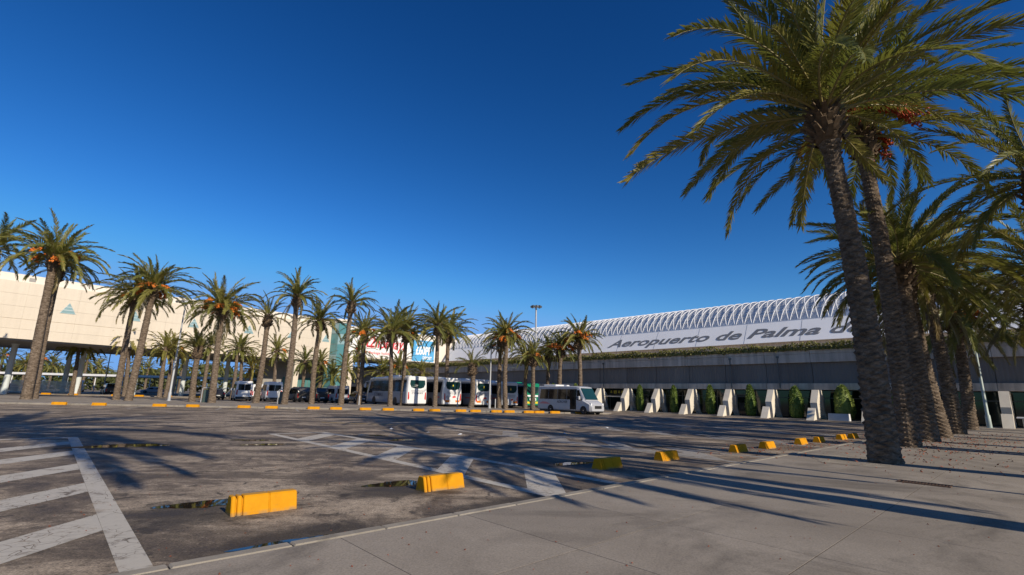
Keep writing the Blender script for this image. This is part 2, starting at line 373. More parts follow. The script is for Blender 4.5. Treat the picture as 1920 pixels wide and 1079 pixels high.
# ------------------------------------------------------------------ text
def text_mesh(body, size, bold=0.0, shear=0.0, spacing=1.0, depth=0.01):
    cu = bpy.data.curves.new('lettering', 'FONT'); cu.body = body; cu.size = size; cu.offset = bold; cu.shear = shear
    cu.space_character = spacing; cu.extrude = depth; cu.resolution_u = 3
    ob = bpy.data.objects.new('lettering_tmp', cu)
    me = bpy.data.meshes.new_from_object(ob)
    bpy.data.objects.remove(ob); bpy.data.curves.remove(cu)
    return me
def text(name, body, width, height, mat, origin, xdir, parent, bold=0.0, shear=0.0, spacing=1.0, depth=0.012, ydir=(0, 0, 1)):
    """lettering scaled to width x height (cap box), its lower left at origin, reading along xdir, upright in z"""
    me = text_mesh(body, 1.0, bold, shear, spacing, depth)
    n = len(me.vertices); a = np.empty(n*3); me.vertices.foreach_get('co', a); a = a.reshape(-1, 3)
    lo, hi = a.min(0), a.max(0)
    a[:, 0] = (a[:, 0]-lo[0])*width/(hi[0]-lo[0]); a[:, 1] = a[:, 1]*height/max(0.01, hi[1])
    x = Vector(xdir).normalized(); y = Vector(ydir).normalized(); z = x.cross(y)
    b = a[:, :1]*np.array(x)+a[:, 1:2]*np.array(y)+a[:, 2:]*np.array(z)
    me.vertices.foreach_set('co', b.ravel()); me.update()
    me.materials.clear(); me.materials.append(mat)
    return put(name, me, parent, origin)

# ------------------------------------------------------------------ ground, pavement, markings
def sheet(name, pts, z, mat, parent=None):
    b = MB(); b.add([(p[0], p[1], z) for p in pts], [tuple(range(len(pts)))]); return b.build(name, mat, parent)
ground = sheet('parking_ground', [(-1500,-1500),(1500,-1500),(1500,1500),(-1500,1500)], 0.0, M['asphalt']); tag(ground, kind='structure')

KV = 5.30                                    # kerb line of the near pavement
PZ = 0.08
pv = MB(); pv.box(-30, 53.2, -60, KV-0.16, -0.05, PZ-0.0022)
pave = pv.build('pavement', M['joint'], None, (0,0,0), FR); tag(pave, kind='structure')
us = [-30, -24, -18, -12, -6.4, -3.0, -0.9, 0.8, 2.46, 4.1, 5.78, 7.5, 9.2, 10.9, 12.75, 14.6, 16.6, 18.8, 21, 23.4, 26, 29, 32, 35.5, 39, 43, 48, 53.2]
vb = [KV-0.16, 3.34, 1.72, -0.1, -1.9, -3.7, -5.6, -9, -15, -30, -60]
for j in range(len(vb)-1):
    off = 0.0 if j % 2 == 0 else 0.0
    for i in range(len(us)-1):
        if j > 6 and i % 2: continue
        i2 = i+1 if j <= 6 else min(i+2, len(us)-1)
        a, b_, c_, d_ = us[i], us[i2], vb[j+1], vb[j]
        if b_ < -0.9 and j > 3 and j < 7 and i % 2: pass
        g1 = 0.0045
        m = MB(); m.cbox(-(b_-a)/2+g1, (b_-a)/2-g1, -(d_-c_)/2+g1, (d_-c_)/2-g1, -0.04, 0.0, 0.001)
        p = Vector(((a+b_)/2, (c_+d_)/2, PZ+rnd.uniform(-0.0006, 0.0006)))
        m.build('paving_slab', M['pavement'], pave, p)
ks = MB(); ks.cbox(0.006, 0.994, 0, 0.15, 0, 0.19, 0.014); kme = ks.mesh('kerb_stone', M['kerb'])
for i in range(66):
    o = put('kerb_stone', kme, pave, (-12+i, KV-0.152+rnd.uniform(-.004,.004), -0.102+rnd.uniform(-.003,.003)))

# hatched islands between the coach bays
def quad_uv(b, pts): b.add([W(p[0], p[1], 0.004) for p in pts], [(0,1,2,3)])
def hatch(u0, u1, v0, v1, first, kind):
    e = tag(empty('hatched_marking', W(u0, v0, 0)), kind='structure')
    def strip(nm, pts, dz=0.004):
        b = MB(); n = 12
        # subdivided strip so that nothing is one perfect quad
        p0, p1, p2, p3 = [W(*p, dz)-W(u0, v0, 0) for p in pts]
        vs = []; fs = []
        for i in range(n+1):
            f = i/n; vs += [p0.lerp(p3, f), p1.lerp(p2, f)]
        for i in range(n): fs.append((2*i, 2*i+1, 2*i+3, 2*i+2))
        b.add(vs, fs); b.build(nm, kind, e)
    strip('border_line', [(u0, v0), (u0+0.24, v0), (u0+0.24, v1), (u0, v1)])
    strip('border_line', [(u1-0.24, v0), (u1, v0), (u1, v1), (u1-0.24, v1)])
    strip('end_line', [(u0+0.243, v1-0.24), (u1-0.243, v1-0.24), (u1-0.243, v1), (u0+0.243, v1)])
    a, c = u0+0.243, u1-0.243; sl = 1.07; wv = 0.92; v = first
    while v < v1:
        q = [(a, v), (c, v+(c-a)*sl), (c, v+(c-a)*sl+wv), (a, v+wv)]
        if q[2][1] < v1-0.25 and q[0][1] > v0:
            strip('diagonal_stripe', [q[0], q[3], q[2], q[1]])
        v += 2.67
    return e
hatch(-1.25, 0.95, KV+0.01, 20.3, KV-1.55+2.67*0.02+1.6, M['paint_white'])
hatch(6.05, 8.15, KV+0.01, 19.2, KV+0.02, M['paint_white'])
hatch(13.25, 15.35, KV+0.01, 19.2, KV+0.6, M['paint_faded'])
hatch(20.45, 22.55, KV+0.01, 19.2, KV+0.6, M['paint_faded'])
hatch(27.65, 29.75, KV+0.01, 19.2, KV+0.6, M['paint_faded'])
hatch(-8.45, -6.35, KV+0.01, 20.3, KV+0.6, M['paint_white'])
# other worn lines of the lot
def line(name, p, q, wd, mat, z=0.004):
    p, q = Vector((*p, 0)), Vector((*q, 0)); n = Vector((-(q-p).y, (q-p).x, 0)).normalized()*wd/2
    b = MB(); k = 10; vs = []; fs = []
    for i in range(k+1):
        c = p.lerp(q, i/k); vs += [c-n+Vector((0,0,z)), c+n+Vector((0,0,z))]
    for i in range(k): fs.append((2*i, 2*i+1, 2*i+3, 2*i+2))
    b.add(vs, fs); return tag(b.build(name, mat), kind='structure')
for i in range(9):
    x = -46+i*5.6; y = 46.4+0.2*x
    line('bay_line', (x, y-0.6), (x+2.2, y-5.2), 0.16, M['paint_faded'])
line('lane_line', (-70, 26.0), (-20, 31.0), 0.13, M['paint_faded'])
line('lane_line', (-16, 31.5), (30, 38.5), 0.13, M['paint_faded'])
line('lane_line', (2.1, 17.9), (5.6, 14.2), 0.5, M['paint_faded'], 0.0045)
line('lane_line', (-9.5, 25.5), (-3.5, 24.6), 0.16, M['paint_yellow'])
line('lane_line', (8.5, 23.0), (10.2, 21.0), 0.35, M['paint_faded'])
line('lane_line', (-21.5, 38.4), (-19.8, 38.8), 0.3, M['paint_yellow'])

# puddles in the hollows of the tarmac
for k, (x, y, a, b_, rot) in enumerate(PUD):
    rg = random.Random(k*13+1); b = MB(); n = 40; vs = []
    ph = [rg.uniform(0, 6.28) for _ in range(6)]
    for i in range(n):
        q = 2*math.pi*i/n
        f = 1+0.16*math.sin(2*q+ph[0])+0.14*math.sin(3*q+ph[1])+0.10*math.sin(5*q+ph[2])+0.06*math.sin(8*q+ph[3])+0.04*math.sin(13*q+ph[4])
        px, py = a*f*math.cos(q), b_*f*math.sin(q); c, s = math.cos(rot), math.sin(rot)
        vs.append((px*c-py*s, px*s+py*c, 0.0055))
    b.add(vs, [tuple(range(n))])
    tag(b.build('puddle', M['water'], None, (x, y, 0)), kind='structure')

# far island with its kerb, and a second kerb behind it
def fark(x): return 46.4+0.2*x
isl = MB(); P = [(-90, fark(-90)+0.2), (9.5, fark(9.5)+0.2), (10.5, fark(10.5)+2.6), (9.0, 57.0), (-20, 61.5), (-30, 60.5), (-90, 62)]
isl.prism(P, -0.05, 0.11, 'z'); island = isl.build('kerbed_island', M['pavement']); tag(island, kind='structure')
ka = math.atan(0.2); kst = MB(); kst.cbox(0.01, 1.49, 0, 0.2, 0, 0.24, 0.02); kme2 = kst.mesh('kerb_stone', M['kerb'])
for i in range(46):
    x = -58+i*1.5*math.cos(ka)
    o = put('kerb_stone', kme2, island, (x, fark(x), -0.11+rnd.uniform(-.008,.008)), ka)
isl2 = MB(); P2 = [(-140, 71), (-62, 78.0), (-47, 81.5), (-49, 88), (-140, 80)]
isl2.prism(P2, -0.05, 0.12, 'z'); island2 = isl2.build('kerbed_island', M['pavement']); tag(island2, kind='structure')
walk = MB(); walk.prism([(-200, 95), (-70, 96), (-30, 122), (-60, 150), (-200, 150)], -0.05, 0.1, 'z'); tag(walk.build('footpath', M['kerb']), kind='structure')

# ------------------------------------------------------------------ wheel-stop blocks
def block_mesh(L):
    b = MB()
    def prof(k): return [(0.02*k, 0.0), (0.30-0.02*k, 0.0), (0.29-0.02*k, 0.03), (0.235-0.012*k, 0.205-0.012*k), (0.215-0.015*k, 0.225-0.014*k), (0.085+0.015*k, 0.225-0.014*k), (0.065+0.012*k, 0.205-0.012*k), (0.01+0.02*k, 0.03)]
    def slab(x0, x1, k=0.0, ch=0.012):
        pr = prof(k); n = len(pr)
        pc = prof(k+0.7)
        vs = [(x0, p[0], p[1]) for p in pc]+[(x0+ch, p[0], p[1]) for p in pr]+[(x1-ch, p[0], p[1]) for p in pr]+[(x1, p[0], p[1]) for p in pc]
        fs = [tuple(range(n)), tuple(range(4*n-1, 3*n-1, -1))]
        for r in range(3):
            for i in range(n): fs.append((r*n+i, (r+1)*n+i, (r+1)*n+(i+1) % n, r*n+(i+1) % n))
        b.add(vs, fs)
    slab(0.0, 0.055); slab(0.052, 0.073, 2.2, 0.001); slab(0.070, 0.125); slab(0.122, 0.143, 2.2, 0.001); slab(0.140, L*0.56); slab(L*0.56-0.002, L*0.56+0.006, 0.5, 0.001); slab(L*0.56+0.004, L)
    return b.mesh('wheel_stop_block', M['yellow'])
bm1 = block_mesh(0.80)
NB = [(1.92, 7.06, 'large yellow concrete wheel stop beside the puddle, nearest the camera'), (4.70, 6.97, 'yellow concrete wheel stop in front of the hatched island, second from the camera'),
      (9.17, 6.79, 'yellow wheel stop just beyond the hatched island, third from the camera'), (11.78, 6.80, 'fourth yellow wheel stop from the camera along the pavement'),
      (15.75, 6.56, 'fifth yellow wheel stop from the camera along the pavement'), (17.9, 6.47, 'sixth yellow wheel stop from the camera along the pavement'),
      (21.0, 6.33, 'seventh yellow wheel stop from the camera, left of the big palm trunk'), (22.9, 6.23, 'eighth yellow wheel stop from the camera, left of the big palm trunk'),
      (25.7, 6.12, 'ninth yellow wheel stop from the camera, close to the big palm trunk'), (27.2, 6.02, 'tenth and farthest yellow wheel stop along the pavement')]
for u, v, lb in NB:
    o = put('wheel_stop_block', bm1, None, W(u, v, 0.0), FR+R(rnd.uniform(-2.5, 2.0)))
    tag(o, lb, 'wheel stop', 'yellow wheel stops along the near pavement')
FB = [-35.2, -32.5, -28.3, -25.9, -22.1, -20.0, -16.7, -14.9, -12.5, -10.6, -8.0, -6.6, -4.3, -3.0, -1.1, 0.1, 1.9, 2.9, 4.4, 6.9]
bm2 = block_mesh(0.95)
for k, x in enumerate(FB):
    o = put('wheel_stop_block', bm2, None, (x-0.5, fark(x)-0.42, 0.0), ka+R(rnd.uniform(-4, 4)))
    tag(o, 'small yellow wheel stop against the far kerb, %s from the left' % ORD[k], 'wheel stop', 'yellow wheel stops along the far kerb')
for k, (x, y) in enumerate([(-79.5, 76.2), (-71.5, 76.9), (-67.6, 77.2), (-61.5, 77.9), (-58.4, 78.6), (-54.5, 79.4), (-50.4, 80.4)]):
    o = put('wheel_stop_block', bm2, None, (x-0.5, y-0.45, 0.0), R(6)); o.scale = (1.35, 1.2, 1.2)
    tag(o, 'tiny yellow wheel stop at the second kerb behind the palms, %s from the left' % ORD[k], 'wheel stop', 'yellow wheel stops along the second kerb')

# ------------------------------------------------------------------ terminal on the right
T = empty('terminal_building', (0,0,0), FR)
tag(T, 'long grey airport terminal with dark cladding band and arched white lattice roof', 'terminal')
VA, VB, VW = -15.1, 190.0, 98.0
core = MB(); core.box(55.4, 95, VA, VB, 2.89, 6.65); core.box(62.5, 95, VA, VB, 0.0, 2.89, 1)
core.build('core_wall', [M['wall_conc'], M['black']], T)
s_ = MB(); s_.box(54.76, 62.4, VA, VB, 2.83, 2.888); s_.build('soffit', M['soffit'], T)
def panels(nm, u, th, z0, z1, mat, step, v_from=VA, v_to=VB, gap=0.012):
    b = MB(); b.cbox(0, th, -step/2+gap, step/2-gap, 0, z1-z0, 0.012); me = b.mesh(nm, mat)
    v = v_from+step/2
    while v < v_to:
        put(nm, me, T, (u, v, z0)); v += step
panels('fascia_panel', 54.7, 0.6, 2.82, 3.44, M['wall_conc'], 4.30)
panels('cladding_panel', 54.98, 0.4, 3.45, 5.48, M['cladding'], 4.30, gap=0.02)
panels('wall_panel', 54.7, 0.7, 5.49, 6.32, M['wall_conc'], 4.30)
panels('parapet_panel', 54.67, 0.75, 6.335, 6.92, M['wall_conc'], 4.30)
for v in (22.9, 18.0, 40.0, 60.2, 84.0, 5.6):                     # stained rainwater pipes between cladding bays
    b = MB(); b.tube([(54.64, v, 2.9), (54.64, v, 6.1)], 0.05, 8); b.box(54.55, 54.69, v-0.1, v+0.1, 6.0, 6.2); b.build('rainwater_pipe', M['mullion'], T)
gp = MB(); gp.box(0, 0.03, -1.05, 1.05, 0.05, 2.8); gpm = gp.mesh('glass_panel', M['shop_glass'])
mu = MB(); mu.box(-0.03, 0.07, -0.035, 0.035, 0.0, 2.8); mum = mu.mesh('mullion', M['mullion'])
v = VA+1.075
while v < 100:
    put('glass_panel', gpm, T, (57.2, v, 0)); put('mullion', mum, T, (57.2, v+1.075, 0)); v += 2.15
tr = MB(); tr.box(57.15, 57.26, VA, 100, 2.02, 2.10); tr.build('transom', M['mullion'], T)
fl = MB(); fl.box(51.6, 62.4, VA, 100, -0.05, 0.045); fl.build('floor_slab', M['kerb'], T)
# upper storey with the airport name
uw = MB(); uw.box(70.0, 70.5, VA, VW, 6.65, 9.28, 0); uw.prism([(69.2, 9.30), (71.0, 12.22), (72.0, 12.22), (72.0, 9.30)], VA, VW, 'y', 1)
uw.build('name_wall', [M['wall_conc'], M['grey_panel']], T)
for v in np.arange(VA+7, VW-1, 7.0):
    b = MB(); b.prism([(69.205, 9.33), (70.985, 12.2), (70.97, 12.2), (69.19, 9.33)], v-0.012, v+0.012); b.build('panel_joint', M['letter_grey'], T)
words_ = [('Aeropuerto', 50.1, 32.0, 1.50), ('de', 31.0, 27.35, 1.50), ('Palma', 26.6, 17.6, 1.50), ('de', 16.6, 13.0, 1.50), ('Mallorca', 12.2, -1.5, 1.50)]
for wd, a, b_, hh in words_:
    text('lettering', wd, a-b_, hh if wd[0] != 'd' else 1.5, M['letter_grey'], (69.66, a, 10.08), (0, -1, 0), T, bold=0.022, shear=0.42, depth=0.02, ydir=(1.8, 0, 2.92))
rg_ = MB(); n = 20; vs = []; fs = []
for k, v in enumerate((VA, VW)):
    for i in range(n+1):
        q = math.pi*i/n; vs.append((77.6-5.6*math.cos(q), v, 12.0+4.15*math.sin(q)))
for i in range(n): fs.append((i, i+1, n+2+i, n+1+i))
rg_.add(vs, fs, 0, True); rg_.add(vs[:n+1], [tuple(range(n+1))], 0); rg_.add(vs[n+1:], [tuple(range(n, -1, -1))], 0); rg_.build('roof_vault', M['roof_glass'], T)
lv = MB()
for i in range(3, 17):
    q = math.pi*i/26; lv.box(77.6-5.72*math.cos(q)-0.03, 77.6-5.72*math.cos(q)+0.03, VA, VW, 12.0+4.24*math.sin(q)-0.035, 12.0+4.24*math.sin(q)+0.035)
lv.build('roof_louvre', M['roof_metal'], T)
rb = MB(); rb.box(76.6, 78.6, VA, VW, 16.1, 16.34); rb.build('roof_ridge', M['roof_metal'], T)
for sgn in (1, -1):
    b = MB(); path = []
    for i in range(15):
        q = math.pi*0.62*i/14
        path.append((77.7-5.9*math.cos(q), sgn*1.02*q, 12.05+4.38*math.sin(q)))
    b.tube(path, 0.062, 6); me = b.mesh('roof_arch', M['white_metal'])
    v = VA+2.0
    while v < VW-0.5:
        put('roof_arch', me, T, (0, v, 0)); v += 1.20
gut = MB(); gut.box(71.05, 71.7, VA, VW, 12.225, 12.36); gut.build('gutter', M['white_metal'], T)
# overhead direction signs by the doors
for v0, wd in ((36.4, 3.6), (-3.0, 2.4)):
    s = empty('direction_sign', (55.9, v0, 2.08), 0, T)
    b = MB(); b.box(0, 0.12, 0, wd, 0, 0.56); b.build('sign_box', M['black'], s)
    k = 0.25
    for i in range(int(wd/0.62)):
        b = MB(); y = wd-0.35-i*0.62
        if i % 2 == 0: b.prism([(y-0.20, 0.28), (y, 0.12), (y+0.20, 0.28), (y+0.08, 0.28), (y+0.08, 0.46), (y-0.08, 0.46), (y-0.08, 0.28)], -0.012, -0.003, 'x')
        else:
            b.box(-0.012, -0.003, y-0.22, y+0.22, 0.10, 0.46)
        b.build('pictogram', M['sign_yellow'], s)
        if i % 2:
            b = MB(); b.tube([(-0.02, y, 0.20), (-0.02, y, 0.34)], 0.07, 8); b.build('pictogram', M['black'], s)
ln = MB(); ln.box(54.6, 56.0, 35.6, 41.0, 1.72, 1.86); ln.build('door_canopy', M['pillar_conc'], T)
for v in (35.9, 40.7):
    b = MB(); b.box(54.8, 55.1, v-0.15, v+0.15, 0.05, 1.72); b.build('canopy_post', M['pillar_conc'], T)

# slanting concrete buttresses
def buttress(v, lb):
    e = empty('concrete_buttress', W(52.95, v, 0), FR); tag(e, lb, 'buttress', 'concrete buttresses along the terminal')
    a = MB(); a.prism([(-1.75, 0), (-0.82, 0), (-0.90, 1.10)], -0.32, 0.30); a.build('toe_wedge', M['pillar_conc'], e)
    a = MB(); a.prism([(0.0, 0), (1.05, 0.78), (0.88, 2.79), (0.72, 2.79), (-0.18, 1.58)], -0.30, 0.28); a.build('leaning_slab', M['pillar_conc'], e)
    a = MB(); a.prism([(1.62, 1.15), (2.50, 0.0), (2.12, 0.45), (2.12, 2.0), (1.45, 2.78), (1.30, 2.78)], -0.34, 0.26); a.build('rear_slab', M['pillar_conc'], e)
BV = [40.1, 35.8, 31.5, 27.2, 22.9, 18.6, 14.6, 10.4, 6.1, 1.8, -2.5]
for k, v in enumerate(BV):
    if k < 2: lb = ['cream concrete buttress half hidden behind the minibus nose', 'first free cream buttress right of the minibus'][k]
    elif k < 7: lb = 'leaning cream concrete buttress, %s right of the minibus' % ORD[k-1]
    else: lb = 'cream concrete buttress behind the big palm trunks, %s from their left' % ORD[k-7]
    buttress(v, lb)

# ---------------- clipped conical shrubs
def leaf_cloud(b, fn, n, size, rg, m=0):
    for _ in range(n):
        p, nrm = fn(rg)
        a = Vector((rg.gauss(0,1), rg.gauss(0,1), rg.gauss(0,1))).normalized()
        d = (nrm*rg.uniform(0.3, 1.0)+a*0.8).normalized(); t_ = d.cross(Vector((rg.gauss(0,1), rg.gauss(0,1), rg.gauss(0,1)))).normalized()
        L = size*rg.uniform(0.6, 1.4); w_ = L*0.32
        b.add([p-t_*w_*0.5, p+d*L*0.5-t_*w_, p+d*L, p+d*L*0.5+t_*w_], [(0,1,2,3)], m)
def topiary(seed, hgt, rad):
    rg = random.Random(seed); b = MB()
    prof = [(0.0, 0.70), (0.10, 0.90), (0.30, 1.0), (0.55, 0.90), (0.80, 0.66), (0.94, 0.38), (1.0, 0.08)]
    def rr(f):
        for (a, x), (c, y) in zip(prof, prof[1:]):
            if f <= c: return x+(y-x)*(f-a)/(c-a)
        return 0.05
    b.lathe([(rad*0.86*r, 0.06+hgt*0.97*f) for f, r in prof], 14, (0,0,0), m=0)
    def fn(rg):
        f = rg.random()**0.85; q = rg.uniform(0, 6.283); r = rad*rr(f)*(0.86+0.10*math.sin(3*q+seed+f*5)+rg.uniform(-.06,.08))
        return Vector((r*math.cos(q), r*math.sin(q), 0.06+hgt*f)), Vector((math.cos(q), math.sin(q), 0.45))
    leaf_cloud(b, fn, 2600, 0.11, rg)
    return b.mesh('foliage', M['topiary'])
TP = [(34.0, 2.95, 0.50), (29.4, 2.90, 0.48), (25.0, 2.92, 0.56), (20.7, 2.98, 0.58), (16.35, 2.85, 0.74), (12.35, 2.95, 0.92), (8.2, 2.8, 0.8), (44.3, 3.1, 0.6), (48.5, 3.15, 0.6)]
for k, (v, hg, rd) in enumerate(TP):
    e = empty('conical_shrub', W(54.15, v+0.15, 0.045))
    lb = 'clipped green conical shrub between buttresses, %s right of the minibus' % ORD[k] if k < 5 else ['broad clipped conical shrub beside the low board and big palm', 'clipped conical shrub hidden behind the big palm trunks', 'clipped shrub whose tip shows over the minibus front', 'clipped shrub whose tip shows over the minibus rear'][k-5]
    tag(e, lb, 'shrub', 'clipped shrubs along the terminal')
    put('foliage', topiary(k+3, hg*1.07, rd*0.92), e)
    b = MB(); b.tube([(0,0,-0.05), (0,0,0.3)], 0.05, 6); b.build('stem', M['bark'], e)

# planter hedge on the terrace edge
hb = MB(); rg = random.Random(5)
def hfn(rg):
    v = rg.uniform(VA, 112)
    bulge = 0.5+0.30*math.sin(v*1.3)+0.22*math.sin(v*0.47+2)+0.2*math.sin(v*3.1)
    return Vector((54.5+rg.uniform(-0.12, 0.9)*0.6, v, 6.80+rg.uniform(-0.14, 0.34+0.34*bulge))), Vector((-0.6, 0, 0.7))
leaf_cloud(hb, hfn, 26000, 0.20, rg); hb.box(54.55, 55.0, VA, 112, 6.7, 7.02)
def hfn2(rg):
    v = rg.uniform(112, 190); return Vector((54.5+rg.uniform(-0.1, 0.6), v, 6.8+rg.uniform(-0.1, 0.6))), Vector((-0.6, 0, 0.7))
leaf_cloud(hb, hfn2, 2600, 0.42, rg)
tag(hb.build('terrace_hedge', M['hedge'], None, (0,0,0), FR), 'low straggling hedge along the terrace edge below the airport name', 'hedge')

# ------------------------------------------------------------------ beige wing on the left, carried on columns
BR = R(51.0); Bo = W(45, 100, 0)
Bw = empty('beige_wing', Bo, BR); tag(Bw, 'long sunlit beige building on tall columns with triangular windows', 'building')
b = MB(); b.box(-110, 0, 0.06, 22, 7.45, 15.15); b.build('facade', M['beige'], Bw)
for z0, z1 in ((7.45, 8.76), (8.78, 10.07), (10.14, 11.80), (11.82, 13.46), (13.48, 15.15)):
    b = MB(); b.box(0.004, 5.496, 0.0, 0.058, 0, z1-z0); me = b.mesh('facade_panel', M['beige'])
    for i in range(20): put('facade_panel', me, Bw, (-110+5.5*i+(0.0), 0, z0))
b = MB(); b.box(-110, -0.5, 0.9, 22, 15.152, 16.32); b.build('upper_parapet', M['cream'], Bw)
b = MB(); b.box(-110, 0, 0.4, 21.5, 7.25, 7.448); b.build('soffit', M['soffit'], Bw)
for x in (-49.6, -33.0, -20.3, -12.0): 
    b = MB(); b.box(x, x+0.7, 0.86, 0.898, 15.45, 15.95); b.build('vent', M['soffit'], Bw)
for x in (-42.5, -27.0):
    b = MB(); b.box(x, x+2.4, 0.3, 0.88, 15.152, 15.42); b.build('roof_box', M['cream'], Bw)
for x in (-61, -53, -45, -37.2, -29, -20, -12, -4.7):
    tw = empty('triangular_window', (x, 0, 11.5), 0, Bw); tw.scale = (0.84, 1, 0.88)
    b = MB(); b.prism([(-1.0, 0.0), (1.0, 0.0), (0.0, 1.72)], -0.03, -0.004); b.build('pane', M['teal_pale'], tw)
    for z in (0.55, 1.08):
        hw = 1.0-z/1.72; b = MB(); b.box(-hw, hw, -0.045, -0.031, z-0.05, z+0.05); b.build('glazing_bar', M['frame_pale'], tw)
    for p, q in (((-1.0, 0), (1.0, 0)), ((1.0, 0), (0, 1.72)), ((0, 1.72), (-1.0, 0))):
        b = MB(); b.tube([(p[0], -0.02, p[1]), (q[0], -0.02, q[1])], 0.05, 4); b.build('frame', M['frame_pale'], tw)
for x in (-56.5, -48.6, -40.7, -33.4, -26.3, -19.2):
    b = MB(); b.lathe([(0.40, 0), (0.38, 0.3), (0.35, 7.0), (0.48, 7.25)], 18, (x, 9.0, 0)); b.build('column', M['column'], Bw, sharp=40)
for x in (-56.5, -40.7, -24.7):
    b = MB(); b.lathe([(0.38, 0), (0.34, 7.0), (0.45, 7.25)], 14, (x, 19.0, 0)); b.build('column', M['column'], Bw, sharp=40)
b = MB(); b.box(-10.4, -9.4, 0.5, 1.5, 0, 7.45); b.build('corner_pier', M['beige'], Bw)
b = MB(); b.prism([(-4.6, 7.45), (0, 7.45), (0, 0), (-0.9, 0), (-0.9, 2.6)], 0.2, 1.2); b.build('slanting_wall', M['beige'], Bw)
b = MB(); b.box(-14.0, -0.2, 7.0, 7.3, 0, 7.25); b.build('lobby_wall', M['soffit'], Bw)
for i in range(5):
    b = MB(); b.box(-9.2+i*1.8, -7.5+i*1.8, 6.9, 6.98, 0.1, 4.2); b.build('lobby_pane', M['teal_glass'], Bw)
# glazed corner tower
Tw = empty('glass_tower', W(43.4, 99.4, 0), FR); tag(Tw, 'teal glazed corner tower between the beige building and the red lettered wall', 'tower')
tp = [(-2.3, 1.0), (-1.15, -1.5), (1.25, -1.9), (1.9, 0.6), (0.0, 1.6)]
b = MB(); b.prism([(p[0]*0.96, p[1]*0.96) for p in tp], 0.0, 15.6, 'z'); b.build('core', M['teal_pale'], Tw)
b = MB(); b.prism([(p[0]*1.08, p[1]*1.08) for p in tp], 15.6, 16.4, 'z'); b.build('cap', M['cream'], Tw)
for k in range(4):
    p, q = Vector((*tp[k], 0)), Vector((*tp[(k+1) % 5], 0)); d = (q-p); n_ = Vector((d.y, -d.x, 0)).normalized()
    for i in range(7):
        z0, z1 = 0.25+i*2.18, 0.25+i*2.18+2.08
        a, c = p.lerp(q, 0.03)+n_*0.03, p.lerp(q, 0.97)+n_*0.03; m_ = MB()
        m_.add([(a.x, a.y, z0), (c.x, c.y, z0), (c.x, c.y, z1), (a.x, a.y, z1), (a.x-n_.x*.04, a.y-n_.y*.04, z0), (c.x-n_.x*.04, c.y-n_.y*.04, z0), (c.x-n_.x*.04, c.y-n_.y*.04, z1), (a.x-n_.x*.04, a.y-n_.y*.04, z1)],
               [(0,1,2,3), (5,4,7,6), (0,4,5,1), (1,5,6,2), (2,6,7,3), (3,7,4,0)])
        m_.build('tower_pane', M['teal_glass'] if (i+k) % 3 else M['teal_pale'], Tw)
# wall with the advertisements, bridging over the terminal
A = empty('advertising_wing', W(45, 100, 0), FR); tag(A, 'cream upper wing carrying the red lettered panel and blue advert', 'building')
b = MB(); b.box(0.6, 29.5, 0, 14, 8.85, 15.2); b.build('wall', M['cream'], A)
b = MB(); b.box(0.5, 29.6, -0.15, 0.6, 15.202, 15.42); b.build('coping', M['cream'], A)
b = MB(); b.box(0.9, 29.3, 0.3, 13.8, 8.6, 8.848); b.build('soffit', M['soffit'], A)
b = MB(); b.box(0.62, 2.0, -0.2, 1.6, 0, 8.848); b.build('pier', M['beige'], A)
pn = tag(empty('advert_panel', W(45.9, 99.93, 9.1), FR), 'white advert panel with red holiday company lettering', 'advert')
b = MB(); b.box(0, 15.1, -0.06, 0.05, 0, 5.9); b.build('panel', M['ad_white'], pn)
text('lettering', 'Jet2holidays', 12.4, 2.5, M['ad_red'], (1.5, -0.07, 2.2), (1, 0, 0), pn, bold=0.02, shear=0.25)
text('lettering', 'Package holidays', 6.0, 0.6, M['ad_red'], (4.5, -0.07, 0.75), (1, 0, 0), pn, bold=0.01)
pn = tag(empty('advert_panel', W(61.35, 99.93, 9.0), FR), 'blue advert panel reading just 60 pound deposit in white', 'advert')
b = MB(); b.box(0, 6.2, -0.12, 0.05, 0, 5.0); b.build('panel', M['ad_blue'], pn)
b = MB(); b.box(-0.12, 0.0, -0.14, 0.05, -0.1, 5.1); b.box(6.2, 6.32, -0.14, 0.05, -0.1, 5.1); b.box(0, 6.2, -0.14, 0.05, -0.1, 0); b.box(0, 6.2, -0.14, 0.05, 5.0, 5.1); b.build('frame', M['ad_white'], pn)
text('lettering', 'JUST', 1.9, 0.72, M['ad_white'], (1.0, -0.125, 3.95), (1, 0, 0), pn, bold=0.03)
text('lettering', '£60PP', 4.4, 2.0, M['ad_white'], (1.0, -0.125, 1.65), (1, 0, 0), pn, bold=0.035)
text('lettering', 'DEPOSIT', 2.6, 0.72, M['ad_white'], (3.0, -0.125, 0.55), (1, 0, 0), pn, bold=0.03)

